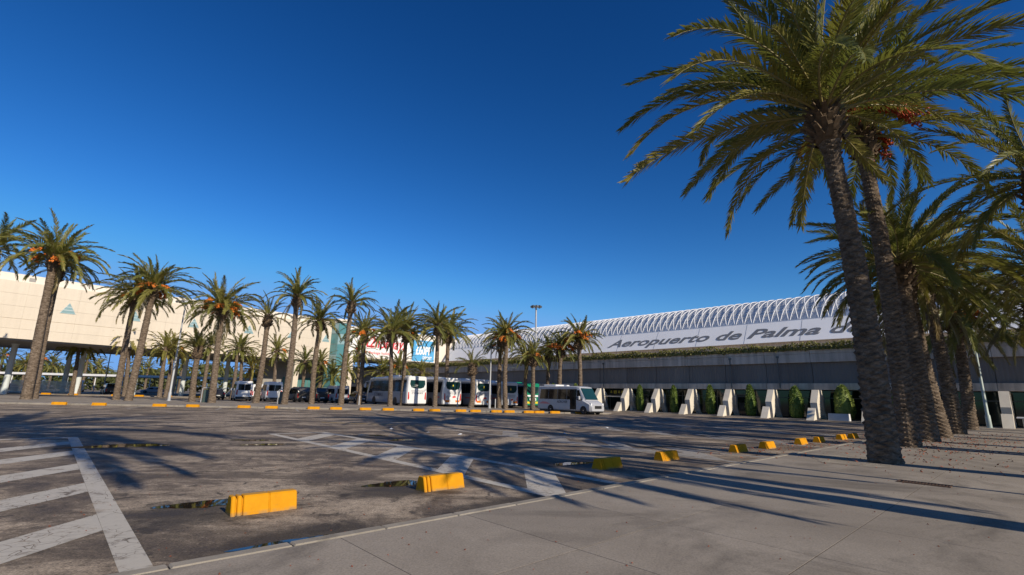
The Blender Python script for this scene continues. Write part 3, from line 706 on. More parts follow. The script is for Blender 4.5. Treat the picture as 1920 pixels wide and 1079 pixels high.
# ------------------------------------------------------------------ date palms
def frond(b, L, elev, droop, n, wl, lw, rg, org=(0,0,0), az=0.0, old=False, side=0.0):
    N = 12; P = [Vector((0,0,0))]; Tn = []
    for i in range(N):
        s = (i+0.5)/N; a = R(elev-droop*s**1.35); y = side*s
        t_ = Vector((math.cos(a)*math.cos(y), math.cos(a)*math.sin(y), math.sin(a))); Tn.append(t_); P.append(P[-1]+t_*(L/N))
    Tn.append(Tn[-1])
    ca, sa = math.cos(az), math.sin(az); o = Vector(org)
    def X(p): return Vector((p.x*ca-p.y*sa, p.x*sa+p.y*ca, p.z))+o
    b.tube([X(p) for p in P], [max(0.006, 0.035*(1-i/N)**0.8*L/4.5) for i in range(N+1)], 4, 1, False)
    for i in range(n):
        s = 0.09+0.91*((i+rg.random()*0.6)/n); k = min(N-1, int(s*N)); f = s*N-k
        p = P[k].lerp(P[k+1], f); t_ = Tn[k].lerp(Tn[k+1], f*0.5).normalized()
        sd = Vector((-t_.y, t_.x, 0)); sd = sd.normalized() if sd.length > 1e-4 else Vector((0,1,0)); up = t_.cross(sd); up = -up if up.z < 0 else up
        if elev > 80 and up.x > 0: pass
        prof = 0.38+0.62*math.sin(math.pi*min(1.0, 0.14+0.80*s)); ll = wl*prof*rg.uniform(0.85, 1.12)
        for sg in (-1, 1):
            fw = R(44+27*s+rg.uniform(-9, 9)); vu = rg.uniform(0.02, 0.62)*(1-0.4*s)
            d = (sd*sg*math.cos(fw)+t_*math.sin(fw)+up*vu).normalized()
            wv = (t_-d*t_.dot(d)); wv = wv.normalized()*lw*0.5
            m1 = p+d*ll*0.5; tip = p+d*ll+Vector((0,0,-0.14*ll-(0.12*ll if old else 0)))
            b.add([X(p-wv*0.6), X(p+wv*0.6), X(m1+wv), X(m1-wv), X(tip)], [(0,1,2,3), (3,2,4)], 0)
    return b
ELEV = [(84, 20, .80), (74, 32, .92), (62, 46, 1.0), (50, 58, 1.0), (38, 64, 1.02), (25, 66, 1.02), (10, 66, 1.0), (-6, 58, .97), (-24, 44, .90), (-42, 30, .82)]
FM = {}
for lod, (n, wl, lw) in {'near': (98, 0.56, 0.040), 'mid': (54, 0.64, 0.066)}.items():
    for e, (el, dr, sc) in enumerate(ELEV):
        for k in range(3):
            rg = random.Random(e*31+k*7+(0 if lod == 'near' else 500))
            b = frond(MB(), 4.5, el+rg.uniform(-4, 4)+(4 if lod == 'mid' else 0), dr*rg.uniform(0.85, 1.2)*(1.28 if lod == 'mid' else 1.0), n, wl, lw, rg, side=rg.uniform(-0.35, 0.35), old=el < 0)
            FM[lod, e, k] = b.mesh('frond', [M['leaf_old'] if (el < -30 and k == 0) else M['leaf'], M['rachis']])
def crown_plan(N, rg, low=-30):
    for k in range(N):
        f = (k+0.5)/N; el = 86-(86-low)*f**0.92+rg.uniform(-5, 5)
        e = min(range(len(ELEV)), key=lambda q: abs(ELEV[q][0]-el)); az = k*2.39996+rg.uniform(-0.25, 0.25)
        yield f, e, az
def trunk_mesh(h, r0, r1, dx, dy, seg, dz, seed, scar=0.05):
    rg = random.Random(seed); b = MB(); n = int(h/dz)+1; vs = []; fs = []; ph = rg.uniform(0, 6)
    bow = rg.uniform(-0.18, 0.18)
    for i in range(n+1):
        f = i/n; z = h*f; r = r0+(r1-r0)*min(1, f*1.2); r += r0*0.16*math.exp(-z/0.4)
        top = max(0.0, 1-(h-z)/0.9); r += r1*0.55*top**0.7
        cx, cy = dx*f+bow*math.sin(math.pi*f), dy*f
        for j in range(seg):
            q = 2*math.pi*j/seg
            a = z/0.17+q*5/(2*math.pi)+ph; c = z/0.17-q*5/(2*math.pi)
            hsh = math.sin((math.floor(a) % 997)*12.9898+(math.floor(c) % 991)*78.233+seed)*43758.5453; hsh -= math.floor(hsh)
            sc = scar*(0.9*((a % 1.0)+(c % 1.0))-0.9)*(0.5+hsh)+(hsh-0.5)*scar*0.55+rg.uniform(-0.012, 0.012)
            rr = r*(1+sc+0.03*math.sin(2*q+z*0.6+ph)); vs.append((cx+rr*math.cos(q), cy+rr*math.sin(q), z))
    for i in range(n):
        for j in range(seg): fs.append((i*seg+j, i*seg+(j+1) % seg, (i+1)*seg+(j+1) % seg, (i+1)*seg+j))
    fs.append(tuple(range(n*seg, (n+1)*seg)))
    b.add(vs, fs, 0, False); return b.mesh('trunk', M['bark'])
def heart_mesh(r, seed, n=60):
    """mass of old leaf bases under the crown, with cut stubs"""
    rg = random.Random(seed); b = MB()
    b.lathe([(r*1.05, -0.75), (r*1.42, -0.45), (r*1.48, -0.1), (r*1.25, 0.25), (r*0.7, 0.6), (0.05, 0.8)], 14)
    for k in range(n):
        f = k/n; q = k*2.39996; z = -0.72+1.25*f; rr = r*(1.25 if z < 0 else 1.2-0.7*z)
        d = Vector((math.cos(q), math.sin(q), 0.75+f*0.8)).normalized(); t_ = Vector((-math.sin(q), math.cos(q), 0)); u_ = d.cross(t_)
        p = Vector((rr*math.cos(q), rr*math.sin(q), z)); L = rg.uniform(0.20, 0.40); wd = 0.095; th = 0.045
        e = p+d*L
        b.add([p-t_*wd-u_*th, p+t_*wd-u_*th, p+t_*wd+u_*th, p-t_*wd+u_*th, e-t_*wd*.6-u_*th*.6, e+t_*wd*.6-u_*th*.6, e+t_*wd*.6+u_*th*.6, e-t_*wd*.6+u_*th*.6],
              [(0,1,5,4), (1,2,6,5), (2,3,7,6), (3,0,4,7), (4,5,6,7)], 0)
    return b.mesh('crown', [M['boot']])
HM = {k: heart_mesh(0.30, k) for k in range(3)}
def date_mesh(seed, mat, big=False):
    rg = random.Random(seed); b = MB(); st = [(0,0,0), (0.28, 0, 0.24), (0.52, 0, 0.12)]
    b.tube(st, 0.028, 4, 1)
    for k in range(44 if big else 26):
        q = rg.uniform(-1.3, 1.3); L = rg.uniform(0.35, 0.75); e = Vector((0.52+0.42*L*math.cos(q), 0.55*L*math.sin(q), 0.12-L*rg.uniform(0.5, 1.0)))
        s0 = Vector(st[2]); md = s0.lerp(e, 0.5)+Vector((0.05, 0, 0.06))
        b.tube([s0, md, e], 0.007, 3, 1, False)
        for j in range(6 if big else 4):
            c = s0.lerp(e, 0.35+0.65*rg.random())+Vector((rg.uniform(-.04,.04), rg.uniform(-.04,.04), rg.uniform(-.03,.02))); r = 0.024 if big else 0.045
            b.add([c+Vector((r,0,0)), c+Vector((-r,0,0)), c+Vector((0,r,0)), c+Vector((0,-r,0)), c+Vector((0,0,r*1.5)), c+Vector((0,0,-r*1.5))],
                  [(0,2,4), (2,1,4), (1,3,4), (3,0,4), (2,0,5), (1,2,5), (3,1,5), (0,3,5)], 0, True)
    return b.mesh('date_cluster', [mat, M['rachis'] if not big else mat])
DM = {('o', 0): date_mesh(1, M['date']), ('o', 1): date_mesh(2, M['date']), ('r', 0): date_mesh(3, M['date_red'], True), ('r', 1): date_mesh(4, M['date_red'], True)}
PALM_GROUP = {'near': 'date palms along the pavement', 'row': 'date palms on the far kerb', 'back': 'small date palms behind the far kerb', 'far': 'distant palms beyond the columns', 'off': 'date palms beside the pavement out of frame'}
def palm(label, base, h, dx=0.0, dy=0.0, r=0.32, L=4.5, N=44, lod='mid', grp='row', dates=None, low=-30, seed=0, tilt=(0.0, 0.0), rtop=None):
    e = tag(empty('date_palm', base), label, 'palm tree', PALM_GROUP[grp])
    rg = random.Random(seed*17+5)
    near = lod == 'near'
    put('trunk', trunk_mesh(h, r, rtop or r*0.80, dx, dy, 40 if near else 14, 0.034 if near else 0.085, seed, 0.13 if near else 0.12), e)
    cr = put('crown', HM[seed % 3], e, (dx, dy, h+0.15)); hs_ = (rtop or r*0.8)/0.30; cr.rotation_euler = (tilt[0], tilt[1], rg.uniform(0, 6))
    gap = rg.uniform(0, 6.28); full = rg.uniform(0.0, 0.5)
    for f, ei, az in crown_plan(N, rg, low):
        if f > 0.35 and rg.random() < full*max(0, math.cos(az-gap)): continue
        o = put('frond', FM[lod, ei, rg.randrange(3)], cr)
        rad = (0.10+0.22*f)*hs_; o.location = (rad*math.cos(az), rad*math.sin(az), 0.62-0.42*f)
        s = L/4.5*ELEV[ei][2]*rg.uniform(0.78, 1.12); o.scale = (s, s, s)
        o.rotation_euler = (rg.uniform(-0.45, 0.45), rg.uniform(-0.06, 0.06), az)
    for k in range(rg.choice((0, 1, 2, 3)) if grp == 'row' else (0 if seed < 3 else 2)):
        az = rg.uniform(0, 6.28); o = put('dead_frond', FM[lod, len(ELEV)-1, 0], cr, (0.28*math.cos(az), 0.28*math.sin(az), -0.1)); s = L/4.5*rg.uniform(0.6, 0.85); o.scale = (s, s, s)
        o.rotation_euler = (0, R(rg.uniform(10, 32)), az)
    if dates:
        kd, nd, sz = dates
        for k in range(nd):
            az = k*6.283/nd+rg.uniform(-0.5, 0.5); o = put('date_cluster', DM[kd, k % 2], cr, (0.25*math.cos(az), 0.25*math.sin(az), 0.25+rg.uniform(-0.15, 0.35)))
            o.rotation_euler = (0, rg.uniform(-0.9, -0.1), az); o.scale = (sz,)*3
    return e
# joined crowns for palms too small or hidden for single fronds to be told apart
def joined_crown(seed, N, n, wl, lw, low, old=0.1):
    rg = random.Random(seed); b = MB()
    for f, ei, az in crown_plan(N, rg, low):
        el, dr, sc = ELEV[ei]; rad = 0.08+0.2*f
        frond(b, 4.5*sc*rg.uniform(0.9, 1.1), el+rg.uniform(-5, 5), dr*rg.uniform(0.85, 1.2), n, wl, lw, rg, (rad*math.cos(az), rad*math.sin(az), 0.55-0.75*f), az, el < 0, rg.uniform(-0.3, 0.3))
    b.lathe([(0.30, -0.7), (0.44, -0.4), (0.44, 0.0), (0.2, 0.5), (0.03, 0.7)], 8, m=1)
    return b.mesh('crown', [M['leaf'], M['boot']])
JC = {k: joined_crown(k, 34, 22, 0.75, 0.14, -28) for k in range(3)}
JN = joined_crown(9, 52, 44, 0.6, 0.07, -35)
def palm_small(label, base, h, L, grp, seed, r=0.26, dates=0, me=None, dx=0.0):
    e = tag(empty('date_palm', base), label, 'palm tree', PALM_GROUP[grp]); rg = random.Random(seed)
    put('trunk', trunk_mesh(h, r, r*0.8, dx, 0, 10, 0.2, seed, 0.07), e)
    c = put('crown', me or JC[seed % 3], e, (dx, 0, h+0.1)); s = L/4.5; c.scale = (s,)*3; c.rotation_euler = (rg.uniform(-.1,.1), rg.uniform(-.1,.1), rg.uniform(0, 6))
    for k in range(dates):
        az = k*2.1+rg.uniform(-.4,.4); o = put('date_cluster', DM['o', k % 2], e, (dx+0.2*math.cos(az), 0.2*math.sin(az), h+0.3)); o.rotation_euler = (0, -0.4, az); o.scale = (1.5,)*3
    return e

# the avenue beside the near pavement
palm('massive date palm nearest the camera with a thick dark trunk', (9.82, 13.22, 0.06), 9.75, -0.42, 0.0, 0.35, 5.7, 60, 'near', 'near', None, 6, 1, (0.0, -0.04), 0.235)
palm('tall date palm hung with red dates, right behind the nearest one', (14.62, 18.4, 0.06), 12.1, -0.10, 0.0, 0.34, 5.8, 54, 'near', 'near', ('r', 7, 2.2), 2, 2, (0, 0.06), 0.25)
palm('shaded date palm, third trunk along the pavement avenue', (17.85, 21.36, 0.06), 7.3, -0.10, 0.0, 0.36, 4.7, 54, 'near', 'near', None, -12, 3, (0, 0), 0.27)
palm('date palm with a sunlit pale trunk, fourth along the pavement avenue', (20.82, 24.08, 0.06), 7.8, -0.5, 0.0, 0.35, 4.5, 56, 'near', 'near', None, -25, 4, (0, 0), 0.26)
palm('shaded date palm, fifth trunk along the pavement avenue', (24.72, 27.63, 0.06), 8.3, -0.45, 0.0, 0.37, 4.8, 58, 'near', 'near', ('o', 3, 1.0), -30, 5, (0, 0), 0.28)
palm('date palm with orange dates at the far end of the avenue', (30.58, 33.14, 0.06), 6.9, 0.2, 0.0, 0.37, 4.7, 58, 'near', 'near', ('o', 6, 1.5), -40, 6, (0, 0), 0.28)
palm('date palm whose fronds enter at the upper right edge', (*W(24.0, -1.1)[:2], 0.06), 8.8, 0, 0, 0.38, 4.2, 40, 'near', 'near', None, -35, 7)
palm('date palm with dark fronds at the right edge below the upper ones', (*W(33.2, -1.0)[:2], 0.06), 7.6, 0, 0, 0.42, 4.4, 54, 'near', 'near', None, -40, 8)
palm('dark date palm at the right edge closest to the terminal', (*W(43.0, -0.6)[:2], 0.06), 7.2, 0, 0, 0.42, 4.3, 54, 'near', 'near', ('o', 3, 1.0), -40, 9)
for k, (u, v, h) in enumerate([(-2.0, -1.5, 13.2), (9.2, -5.3, 8.0), (15.98, -5.2, 8.8), (23.0, -5.2, 8.8), (27.38, -5.4, 8.8), (36.69, -5.3, 8.8), (47.2, -5.4, 8.2)]):
    palm_small('date palm right of the frame, %s from the camera, casting shade on the pavement' % ORD[k], (*W(u, v)[:2], 0.06), h, (7.2, 4.4, 3.0, 3.0, 3.0, 3.4, 4.0)[k], 'off', 40+k, 0.40, 0, JN)

# the row on the far kerb, left to right
ROW = [  # label, x, y, h, dx, r, L, N, dates, low
 ('date palm cut off by the left edge on the far kerb', -52.0, 47.5, 14.2, -0.9, 0.44, 4.2, 44, None, -28),
 ('tallest date palm at far left with red-orange date clusters', -45.8, 47.3, 13.3, -0.5, 0.55, 4.5, 52, ('o', 6, 1.9), -30),
 ('shaded twin standing right behind the tallest far-left palm', -47.6, 50.0, 12.6, -0.5, 0.36, 3.2, 30, None, -25),
 ('dark-trunked leaning date palm left of the one with bright orange dates', -41.8, 53.0, 10.5, -0.1, 0.42, 4.0, 42, ('o', 3, 1.4), -30),
 ('date palm with bright orange dates left of the street lamp', -39.1, 51.2, 11.1, 0.4, 0.48, 4.4, 50, ('o', 6, 1.7), -28),
 ('short dark shaded palm right of the street lamp', -33.6, 52.8, 5.0, -0.2, 0.42, 2.5, 34, None, 5),
 ('bushy date palm full of orange fruit left of the white vans', -30.3, 50.8, 9.1, -0.4, 0.44, 4.0, 54, ('o', 9, 1.8), -35),
 ('sparse drooping date palm between the two white vans', -27.4, 53.9, 8.8, 0.1, 0.42, 3.0, 22, None, -20),
 ('tall slim date palm right of the second white van', -23.2, 51.4, 10.7, 0.0, 0.42, 3.2, 42, None, -22),
 ('date palm in front of the dark people carrier', -21.8, 55.0, 8.6, 0.0, 0.38, 3.1, 42, None, -28),
 ('tall slender date palm in front of the silver van', -18.1, 53.6, 10.5, 0.1, 0.38, 2.7, 36, None, -15),
 ('dark-trunked date palm left of the first coach', -17.4, 57.8, 7.7, -0.1, 0.38, 3.2, 42, ('o', 4, 1.4), -30),
 ('date palm in front of the first coach lettering', -12.7, 53.1, 7.3, -0.4, 0.33, 3.6, 46, None, -30),
 ('dark-trunked date palm by the first coach tail', -12.4, 57.7, 7.8, -0.1, 0.36, 3.6, 46, ('o', 4, 1.3), -32),
 ('left palm of the pair before the second coach', -8.1, 54.3, 8.3, -0.1, 0.34, 3.3, 42, None, -28),
 ('right shaded palm of the pair before the second coach', -8.2+0.6, 59.6, 8.0, -0.1, 0.36, 3.6, 42, None, -34),
 ('short palm with a pale orange trunk and few fronds before the third coach', -4.2, 54.6, 4.0, 0.0, 0.40, 2.3, 16, None, -15),
 ('shaded palm left of the orange-fruited palm before the fourth coach', -1.2, 58.8, 7.1, 0.0, 0.36, 2.6, 36, ('o', 3, 1.2), -30),
 ('tall palm with a ring of orange dates before the fourth coach', -0.4, 54.8, 7.4, 0.0, 0.36, 3.2, 46, ('o', 7, 1.5), -28),
 ('dark-trunked palm left of the green coach', 1.9, 59.3, 5.6, 0.1, 0.34, 2.4, 34, None, -30),
 ('low bushy palm in front of the green coach', 2.6, 55.3, 5.2, 0.0, 0.34, 2.5, 36, ('o', 2, 1.0), -32),
 ('dark-trunked palm behind the minibus tail', 4.5, 59.3, 6.3, 0.2, 0.34, 2.4, 34, None, -35),
 ('palm with an orange date skirt behind the minibus middle', 5.5, 55.8, 6.3, 0.3, 0.36, 2.6, 44, ('o', 8, 1.5), -32),
 ('palm with hanging old fronds and orange dates behind the minibus front', 7.7, 54.6, 7.2, 0.0, 0.34, 3.0, 46, ('o', 7, 1.6), -45),
]
for k, (lb, x, y, h, dx, r, L, N, dt, low) in enumerate(ROW):
    palm(lb, (x, y, 0.09), h+0.1, dx, 0.0, r*0.76, L*1.04, int(N*1.2), 'mid', 'row', dt, low+20, 60+k, (rnd.uniform(-0.1, 0.1), 0.05+rnd.uniform(-0.08, 0.10)))

# smaller palms farther back: position from bearing (tangent) and distance
BACK = [(-73.5, 70, 11.0, -0.4, 3.4, 0), (-69.0, 72, 10.7, -0.8, 3.3, 0), (-66.9, 76, 7.4, -0.3, 3.0, 0), (-67.6, 78, 7.8, -0.7, 3.1, 2), (-58.8, 76, 8.3, -0.8, 2.9, 0), (-52.0, 74, 6.9, -0.3, 2.8, 0), (-52.5, 76, 7.1, -0.1, 2.8, 2),
        (-47.5, 77, 7.7, -0.1, 2.7, 0), (-44.6, 80, 7.7, -0.2, 2.7, 0), (-44.4, 82, 7.8, -0.7, 2.6, 0), (-43.7, 84, 4.9, -0.5, 2.5, 0), (-39.3, 83, 7.7, -0.4, 2.9, 2), (-35.6, 85, 6.1, 0.0, 2.8, 0), (-33.0, 86, 6.0, -0.3, 2.8, 1),
        (-30.6, 86, 3.7, -0.4, 2.9, 0), (-28.4, 86, 5.2, -0.3, 2.8, 0), (-26.9, 88, 8.2, -0.4, 2.7, 2), (-22.5, 88, 4.5, -0.3, 3.2, 0), (-19.5, 88, 5.8, -0.4, 3.2, 3), (-15.9, 90, 5.0, -0.3, 2.6, 0)]
for k, (x, y, h, dx, L, d) in enumerate(BACK):
    palm_small('small date palm standing behind the far row, %s from the left' % ORD[k], (x, y, 0.05), h, L*1.15, 'back', 100+k, 0.30, d, None, dx)
FAR = [(-1.10, 128, 8.6, 4.2, 1), (-1.065, 138, 9.0, 4.0, 0), (-1.035, 125, 8.2, 3.8, 1), (-0.985, 140, 6.6, 3.8, 0), (-0.958, 126, 7.6, 4.2, 2), (-0.93, 146, 7.0, 3.8, 0), (-0.862, 132, 7.6, 4.0, 0), (-0.838, 140, 6.2, 3.6, 0), (-0.76, 138, 7.4, 3.9, 0),
       (-0.735, 146, 6.6, 3.6, 0), (-0.668, 135, 7.2, 3.9, 0), (-0.595, 140, 7.6, 3.8, 0), (-0.515, 128, 6.0, 4.2, 0), (-0.445, 120, 6.6, 4.4, 0)]
for k, (tb, y, h, L, d) in enumerate(FAR):
    palm_small('distant palm seen under the beige building, %s from the left' % ORD[k], (tb*y, y, 0.0), h, L, 'far', 140+k, 0.34, d)
# scrub behind them
bb = MB(); rg = random.Random(11)
def bfn(rg):
    x = rg.uniform(-235, -20); y = 165+rg.uniform(-6, 6); tp_ = 6.6+1.6*math.sin(x*0.11)+1.2*math.sin(x*0.31+1)
    return Vector((x, y, rg.random()**0.7*tp_)), Vector((0, -0.7, 0.6))
leaf_cloud(bb, bfn, 12000, 1.4, rg); tag(bb.build('scrub_belt', M['bush']), 'green scrub belt beyond the covered walkway', 'scrub', kind='stuff')
hl = MB(); vs = []; fs = []
for i in range(41):
    x = -4200+i*100; z = 40+35*math.sin(i*0.45)+25*math.sin(i*1.1+1); vs += [(x, 3000, -5), (x, 3000+0.0, max(12, z)), (x, 3400, max(12, z)*1.1)]
for i in range(40): fs += [(3*i, 3*i+3, 3*i+4, 3*i+1), (3*i+1, 3*i+4, 3*i+5, 3*i+2)]
hl.add(vs, fs, 0, True); tag(hl.build('hills', M['hill']), kind='structure')

# tree pit, fallen fruit and leaf litter round the avenue
for k, (u, v, ra, rb_) in enumerate([(16.0, 3.7, 1.35, 0.95), (23.2, 3.5, 0.9, 0.75), (27.6, 3.45, 0.8, 0.8), (31.7, 3.45, 0.9, 0.7), (36.9, 3.4, 0.8, 0.8), (45.0, 3.4, 0.9, 0.8)]):
    b = MB(); n = 30; vs = []; rg = random.Random(3+k)
    for i in range(n):
        q = 6.283*i/n; f = 1+0.14*math.sin(2*q+k)+0.09*math.sin(5*q+k)+rg.uniform(-.06,.06); vs.append((ra*f*math.cos(q), rb_*f*math.sin(q), 0))
    b.add(vs, [tuple(range(n))]); tag(b.build('gravel_patch', M['gravel'], None, (*W(u, v)[:2], PZ+0.005), FR), kind='structure')
b = MB(); rg = random.Random(4)
for _ in range(1500):
    if rg.random() < 0.75: u, v = rg.gauss(27, 7), rg.gauss(2.7, 1.3)
    else: u, v = rg.gauss(22, 5), rg.gauss(6.2, 0.8)
    if u < 14 or u > 50 or (5.1 < v < 5.35): continue
    z = PZ+0.006 if v < KV-0.15 else 0.006
    p = W(u, v, z); q = rg.uniform(0, 6.28); s = rg.uniform(0.018, 0.055); d = Vector((math.cos(q), math.sin(q), rg.uniform(0, 0.5)))*s; e_ = Vector((-math.sin(q), math.cos(q), 0))*s*0.5
    b.add([p-d, p+e_, p+d+Vector((0,0,s*.4)), p-e_, p+Vector((0,0,s*.5))], [(0,1,4), (1,2,4), (2,3,4), (3,0,4)])
for _ in range(420):
    u, v = rg.uniform(-1, 16), rg.uniform(0.5, 12)
    if 5.1 < v < 5.35: continue
    z = PZ+0.004 if v < KV-0.15 else 0.004
    p = W(u, v, z); q = rg.uniform(0, 6.28); s = rg.uniform(0.006, 0.016); d = Vector((math.cos(q), math.sin(q), 0.2))*s; e_ = Vector((-math.sin(q), math.cos(q), 0))*s*0.6
    b.add([p-d, p+e_, p+d, p-e_, p+Vector((0,0,s*.7))], [(0,1,4), (1,2,4), (2,3,4), (3,0,4)])
tag(b.build('leaf_litter', M['litter']), 'fallen reddish dates and leaf bits on the pavement', 'litter', kind='stuff')
# rusty drain slot in the pavement
e = tag(empty('drain_grate', W(12.45, 1.35, PZ), FR), 'rusty narrow drain grate set in the pavement', 'drain')
b = MB(); b.box(0, 0.34, 0, 0.03, 0.0, 0.014); b.box(0, 0.34, 0.77, 0.80, 0.0, 0.014); b.box(0, 0.03, 0.031, 0.769, 0, 0.013); b.box(0.31, 0.34, 0.031, 0.769, 0, 0.013); b.build('rim', M['rust'], e)
b = MB(); b.box(0.03, 0.31, 0.03, 0.77, 0.0, 0.005); b.build('well', M['black'], e)
for i in range(14):
    b = MB(); b.box(0.031, 0.309, 0.055+i*0.05, 0.075+i*0.05, 0.003, 0.012); b.build('bar', M['rust'], e)

# ------------------------------------------------------------------ lamps and masts
def lamp(name, label, base, h, r, mat, head):
    e = tag(empty(name, base), label, 'street lamp')
    b = MB(); b.lathe([(r*2.6, 0), (r*2.6, 0.03), (r*1.5, 0.04), (r*1.4, 0.9), (r, 1.0), (r*0.62, h)], 12); b.build('pole', mat, e, sharp=40)
    if head == 'spots':
        b = MB(); b.box(-0.75, 0.75, -0.06, 0.06, h, h+0.10); b.box(-0.06, 0.06, -0.6, 0.6, h+0.001, h+0.09); b.build('cross_arm', M['galv'], e)
        for x, y in ((-0.65, -0.25), (-0.2, -0.35), (0.25, -0.35), (0.7, -0.25), (-0.4, 0.35), (0.45, 0.35)):
            f = empty('floodlight', (x, y, h+0.10), math.atan2(y, x), e); b = MB(); b.prism([(-0.16, 0.0), (0.20, -0.10), (0.26, 0.02), (0.20, 0.14), (-0.12, 0.16)], -0.17, 0.17); b.build('housing', M['mullion'], f)
            b = MB(); b.box(0.27, 0.285, -0.15, 0.15, -0.08, 0.10); b.build('lens', M['lamp_clear'], f)
    elif head == 'crown':
        b = MB(); b.lathe([(0.25, h-0.1), (0.75, h), (0.75, h+0.10), (0.25, h+0.16)], 16); b.build('head_frame', M['galv'], e)
        for k in range(8):
            q = k*math.pi/4; f = empty('floodlight', (0.72*math.cos(q), 0.72*math.sin(q), h+0.05), q, e); f.scale = (0.75,)*3; b = MB(); b.prism([(-0.2, -0.05), (0.35, -0.25), (0.45, -0.02), (0.30, 0.2), (-0.2, 0.2)], -0.24, 0.24); b.build('housing', M['mullion'], f)
    elif head == 'arm':
        b = MB(); b.tube([(0,0,h-0.1), (0.3, 0, h+0.15), (0.9, 0, h+0.28)], 0.04, 6); b.build('arm', mat, e)
        b = MB(); b.prism([(0.7, h+0.22), (1.45, h+0.26), (1.45, h+0.32), (0.9, h+0.42), (0.7, h+0.36)], -0.14, 0.14); b.build('lantern', M['mullion'], e)
    return e
lamp('street_lamp', 'grey street lamp with floodlights among the left palms', (-37.0, 54.2, 0.1), 10.8, 0.11, M['galv'], 'spots')
lamp('street_lamp', 'slim lamp post with dark floodlights before the third coach', (-2.2, 55.6, 0.1), 6.6, 0.10, M['galv'], 'spots')
lamp('street_lamp', 'thin distant lamp post in front of the pale columns', (-73.6, 90.0, 0.1), 9.6, 0.10, M['galv'], 'arm')
lamp('street_lamp', 'pale green lamp pole at the far end of the pavement', (35.2, 36.6, 0.06), 7.0, 0.11, M['pole_green'], 'spots')
lamp('street_lamp', 'lamp pole right of the frame whose thin shadow crosses the pavement', (*W(12.6, -5.2)[:2], 0.06), 8.0, 0.09, M['galv'], 'arm')
lamp('light_mast', 'tall floodlight mast rising above the arched terminal roof', (4.4, 85.0, 0.0), 17.1, 0.22, M['galv'], 'crown')
lamp('street_lamp', 'dark lamp post against the terminal wall behind the coaches', (*W(53.4, 58.0)[:2], 0.0), 5.6, 0.08, M['mullion'], 'arm')

# ------------------------------------------------------------------ vehicles
def ring(zb, zm, zt, wb, wt, r):
    h = [(wb*0.93, zb), (wb, zb+0.10), (wb, zm), (wt, zt-r), (wt-r*0.12, zt-r*0.45), (wt-r*0.45, zt-r*0.12), (wt-r, zt)]
    return [(y, z) for y, z in h]+[(-y, z) for y, z in reversed(h)]
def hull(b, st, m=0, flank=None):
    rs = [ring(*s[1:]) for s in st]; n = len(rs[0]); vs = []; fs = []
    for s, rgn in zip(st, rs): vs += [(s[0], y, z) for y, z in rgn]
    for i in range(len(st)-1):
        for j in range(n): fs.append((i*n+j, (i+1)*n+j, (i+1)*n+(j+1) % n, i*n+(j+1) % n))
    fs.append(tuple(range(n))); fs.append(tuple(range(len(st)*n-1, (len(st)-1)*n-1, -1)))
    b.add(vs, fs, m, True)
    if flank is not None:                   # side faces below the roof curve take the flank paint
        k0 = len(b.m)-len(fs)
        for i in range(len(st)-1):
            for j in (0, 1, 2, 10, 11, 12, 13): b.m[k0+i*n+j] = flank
def side_panel(b, x0, x1, z0, z1, s, sg, off=0.006, m=0, slant=0.0, rake=0.0):
    """thin pane lying on the flank of station s (zb, zm, zt, wb, wt, r)"""
    zb, zm, zt, wb, wt, r = s
    def y(z): return wb if z <= zm else wb+(wt-wb)*(z-zm)/(zt-r-zm)
    c = [(x0, z0), (x1, z0), (x1+slant, z1), (x0+rake, z1)]
    vs = [(x, sg*(y(z)+off), z) for x, z in c]+[(x, sg*(y(z)-0.01), z) for x, z in c]
    b.add(vs, [(0,1,2,3), (7,6,5,4), (0,4,5,1), (1,5,6,2), (2,6,7,3), (3,7,4,0)], m)
def wheel(e, x, y, r, wd):
    sg = 1 if y > 0 else -1
    w_ = empty('wheel', (x, y, r), 0, e)
    b = MB(); b.lathe([(r*0.62, -wd/2), (r*0.95, -wd/2), (r, -wd*0.35), (r, wd*0.35), (r*0.95, wd/2), (r*0.62, wd/2)], 20, axis='y'); b.build('tyre', M['rubber'], w_, sharp=35)
    b = MB(); z = sg*wd/2; b.lathe([(r*0.60, z*0.6), (r*0.60, z*1.03), (r*0.5, z*0.85), (r*0.2, z*0.9), (r*0.16, z*1.05), (0.01, z*1.05)], 16, axis='y'); b.build('rim', M['rim'], w_, sharp=35)
def arch(e, x, r, s, sg, mat):
    b = MB(); pts = [(x+(r*1.16)*math.cos(q), r+(r*1.16)*math.sin(q)) for q in np.linspace(-0.25, math.pi+0.25, 16)]
    pts = [(px, max(s[0]+0.012, pz)) for px, pz in pts]
    vs = [(px, sg*(s[3]+0.004), pz) for px, pz in pts]+[(px, sg*(s[3]-0.05), pz) for px, pz in pts]; n = len(pts)
    b.add(vs, [tuple(range(n)), tuple(range(2*n-1, n-1, -1))]+[(i, n+i, n+(i+1) % n, (i+1) % n) for i in range(n)]); b.build('wheel_arch', mat, e)
def rear_poly(b, pts, x, th=0.012, m=0):      # flat plate standing on the tail
    n = len(pts); vs = [(x-th, y, z) for y, z in pts]+[(x+0.02, y, z) for y, z in pts]
    b.add(vs, [tuple(range(n-1,-1,-1)), tuple(range(n, 2*n))]+[(i, (i+1) % n, n+(i+1) % n, n+i) for i in range(n)], m)
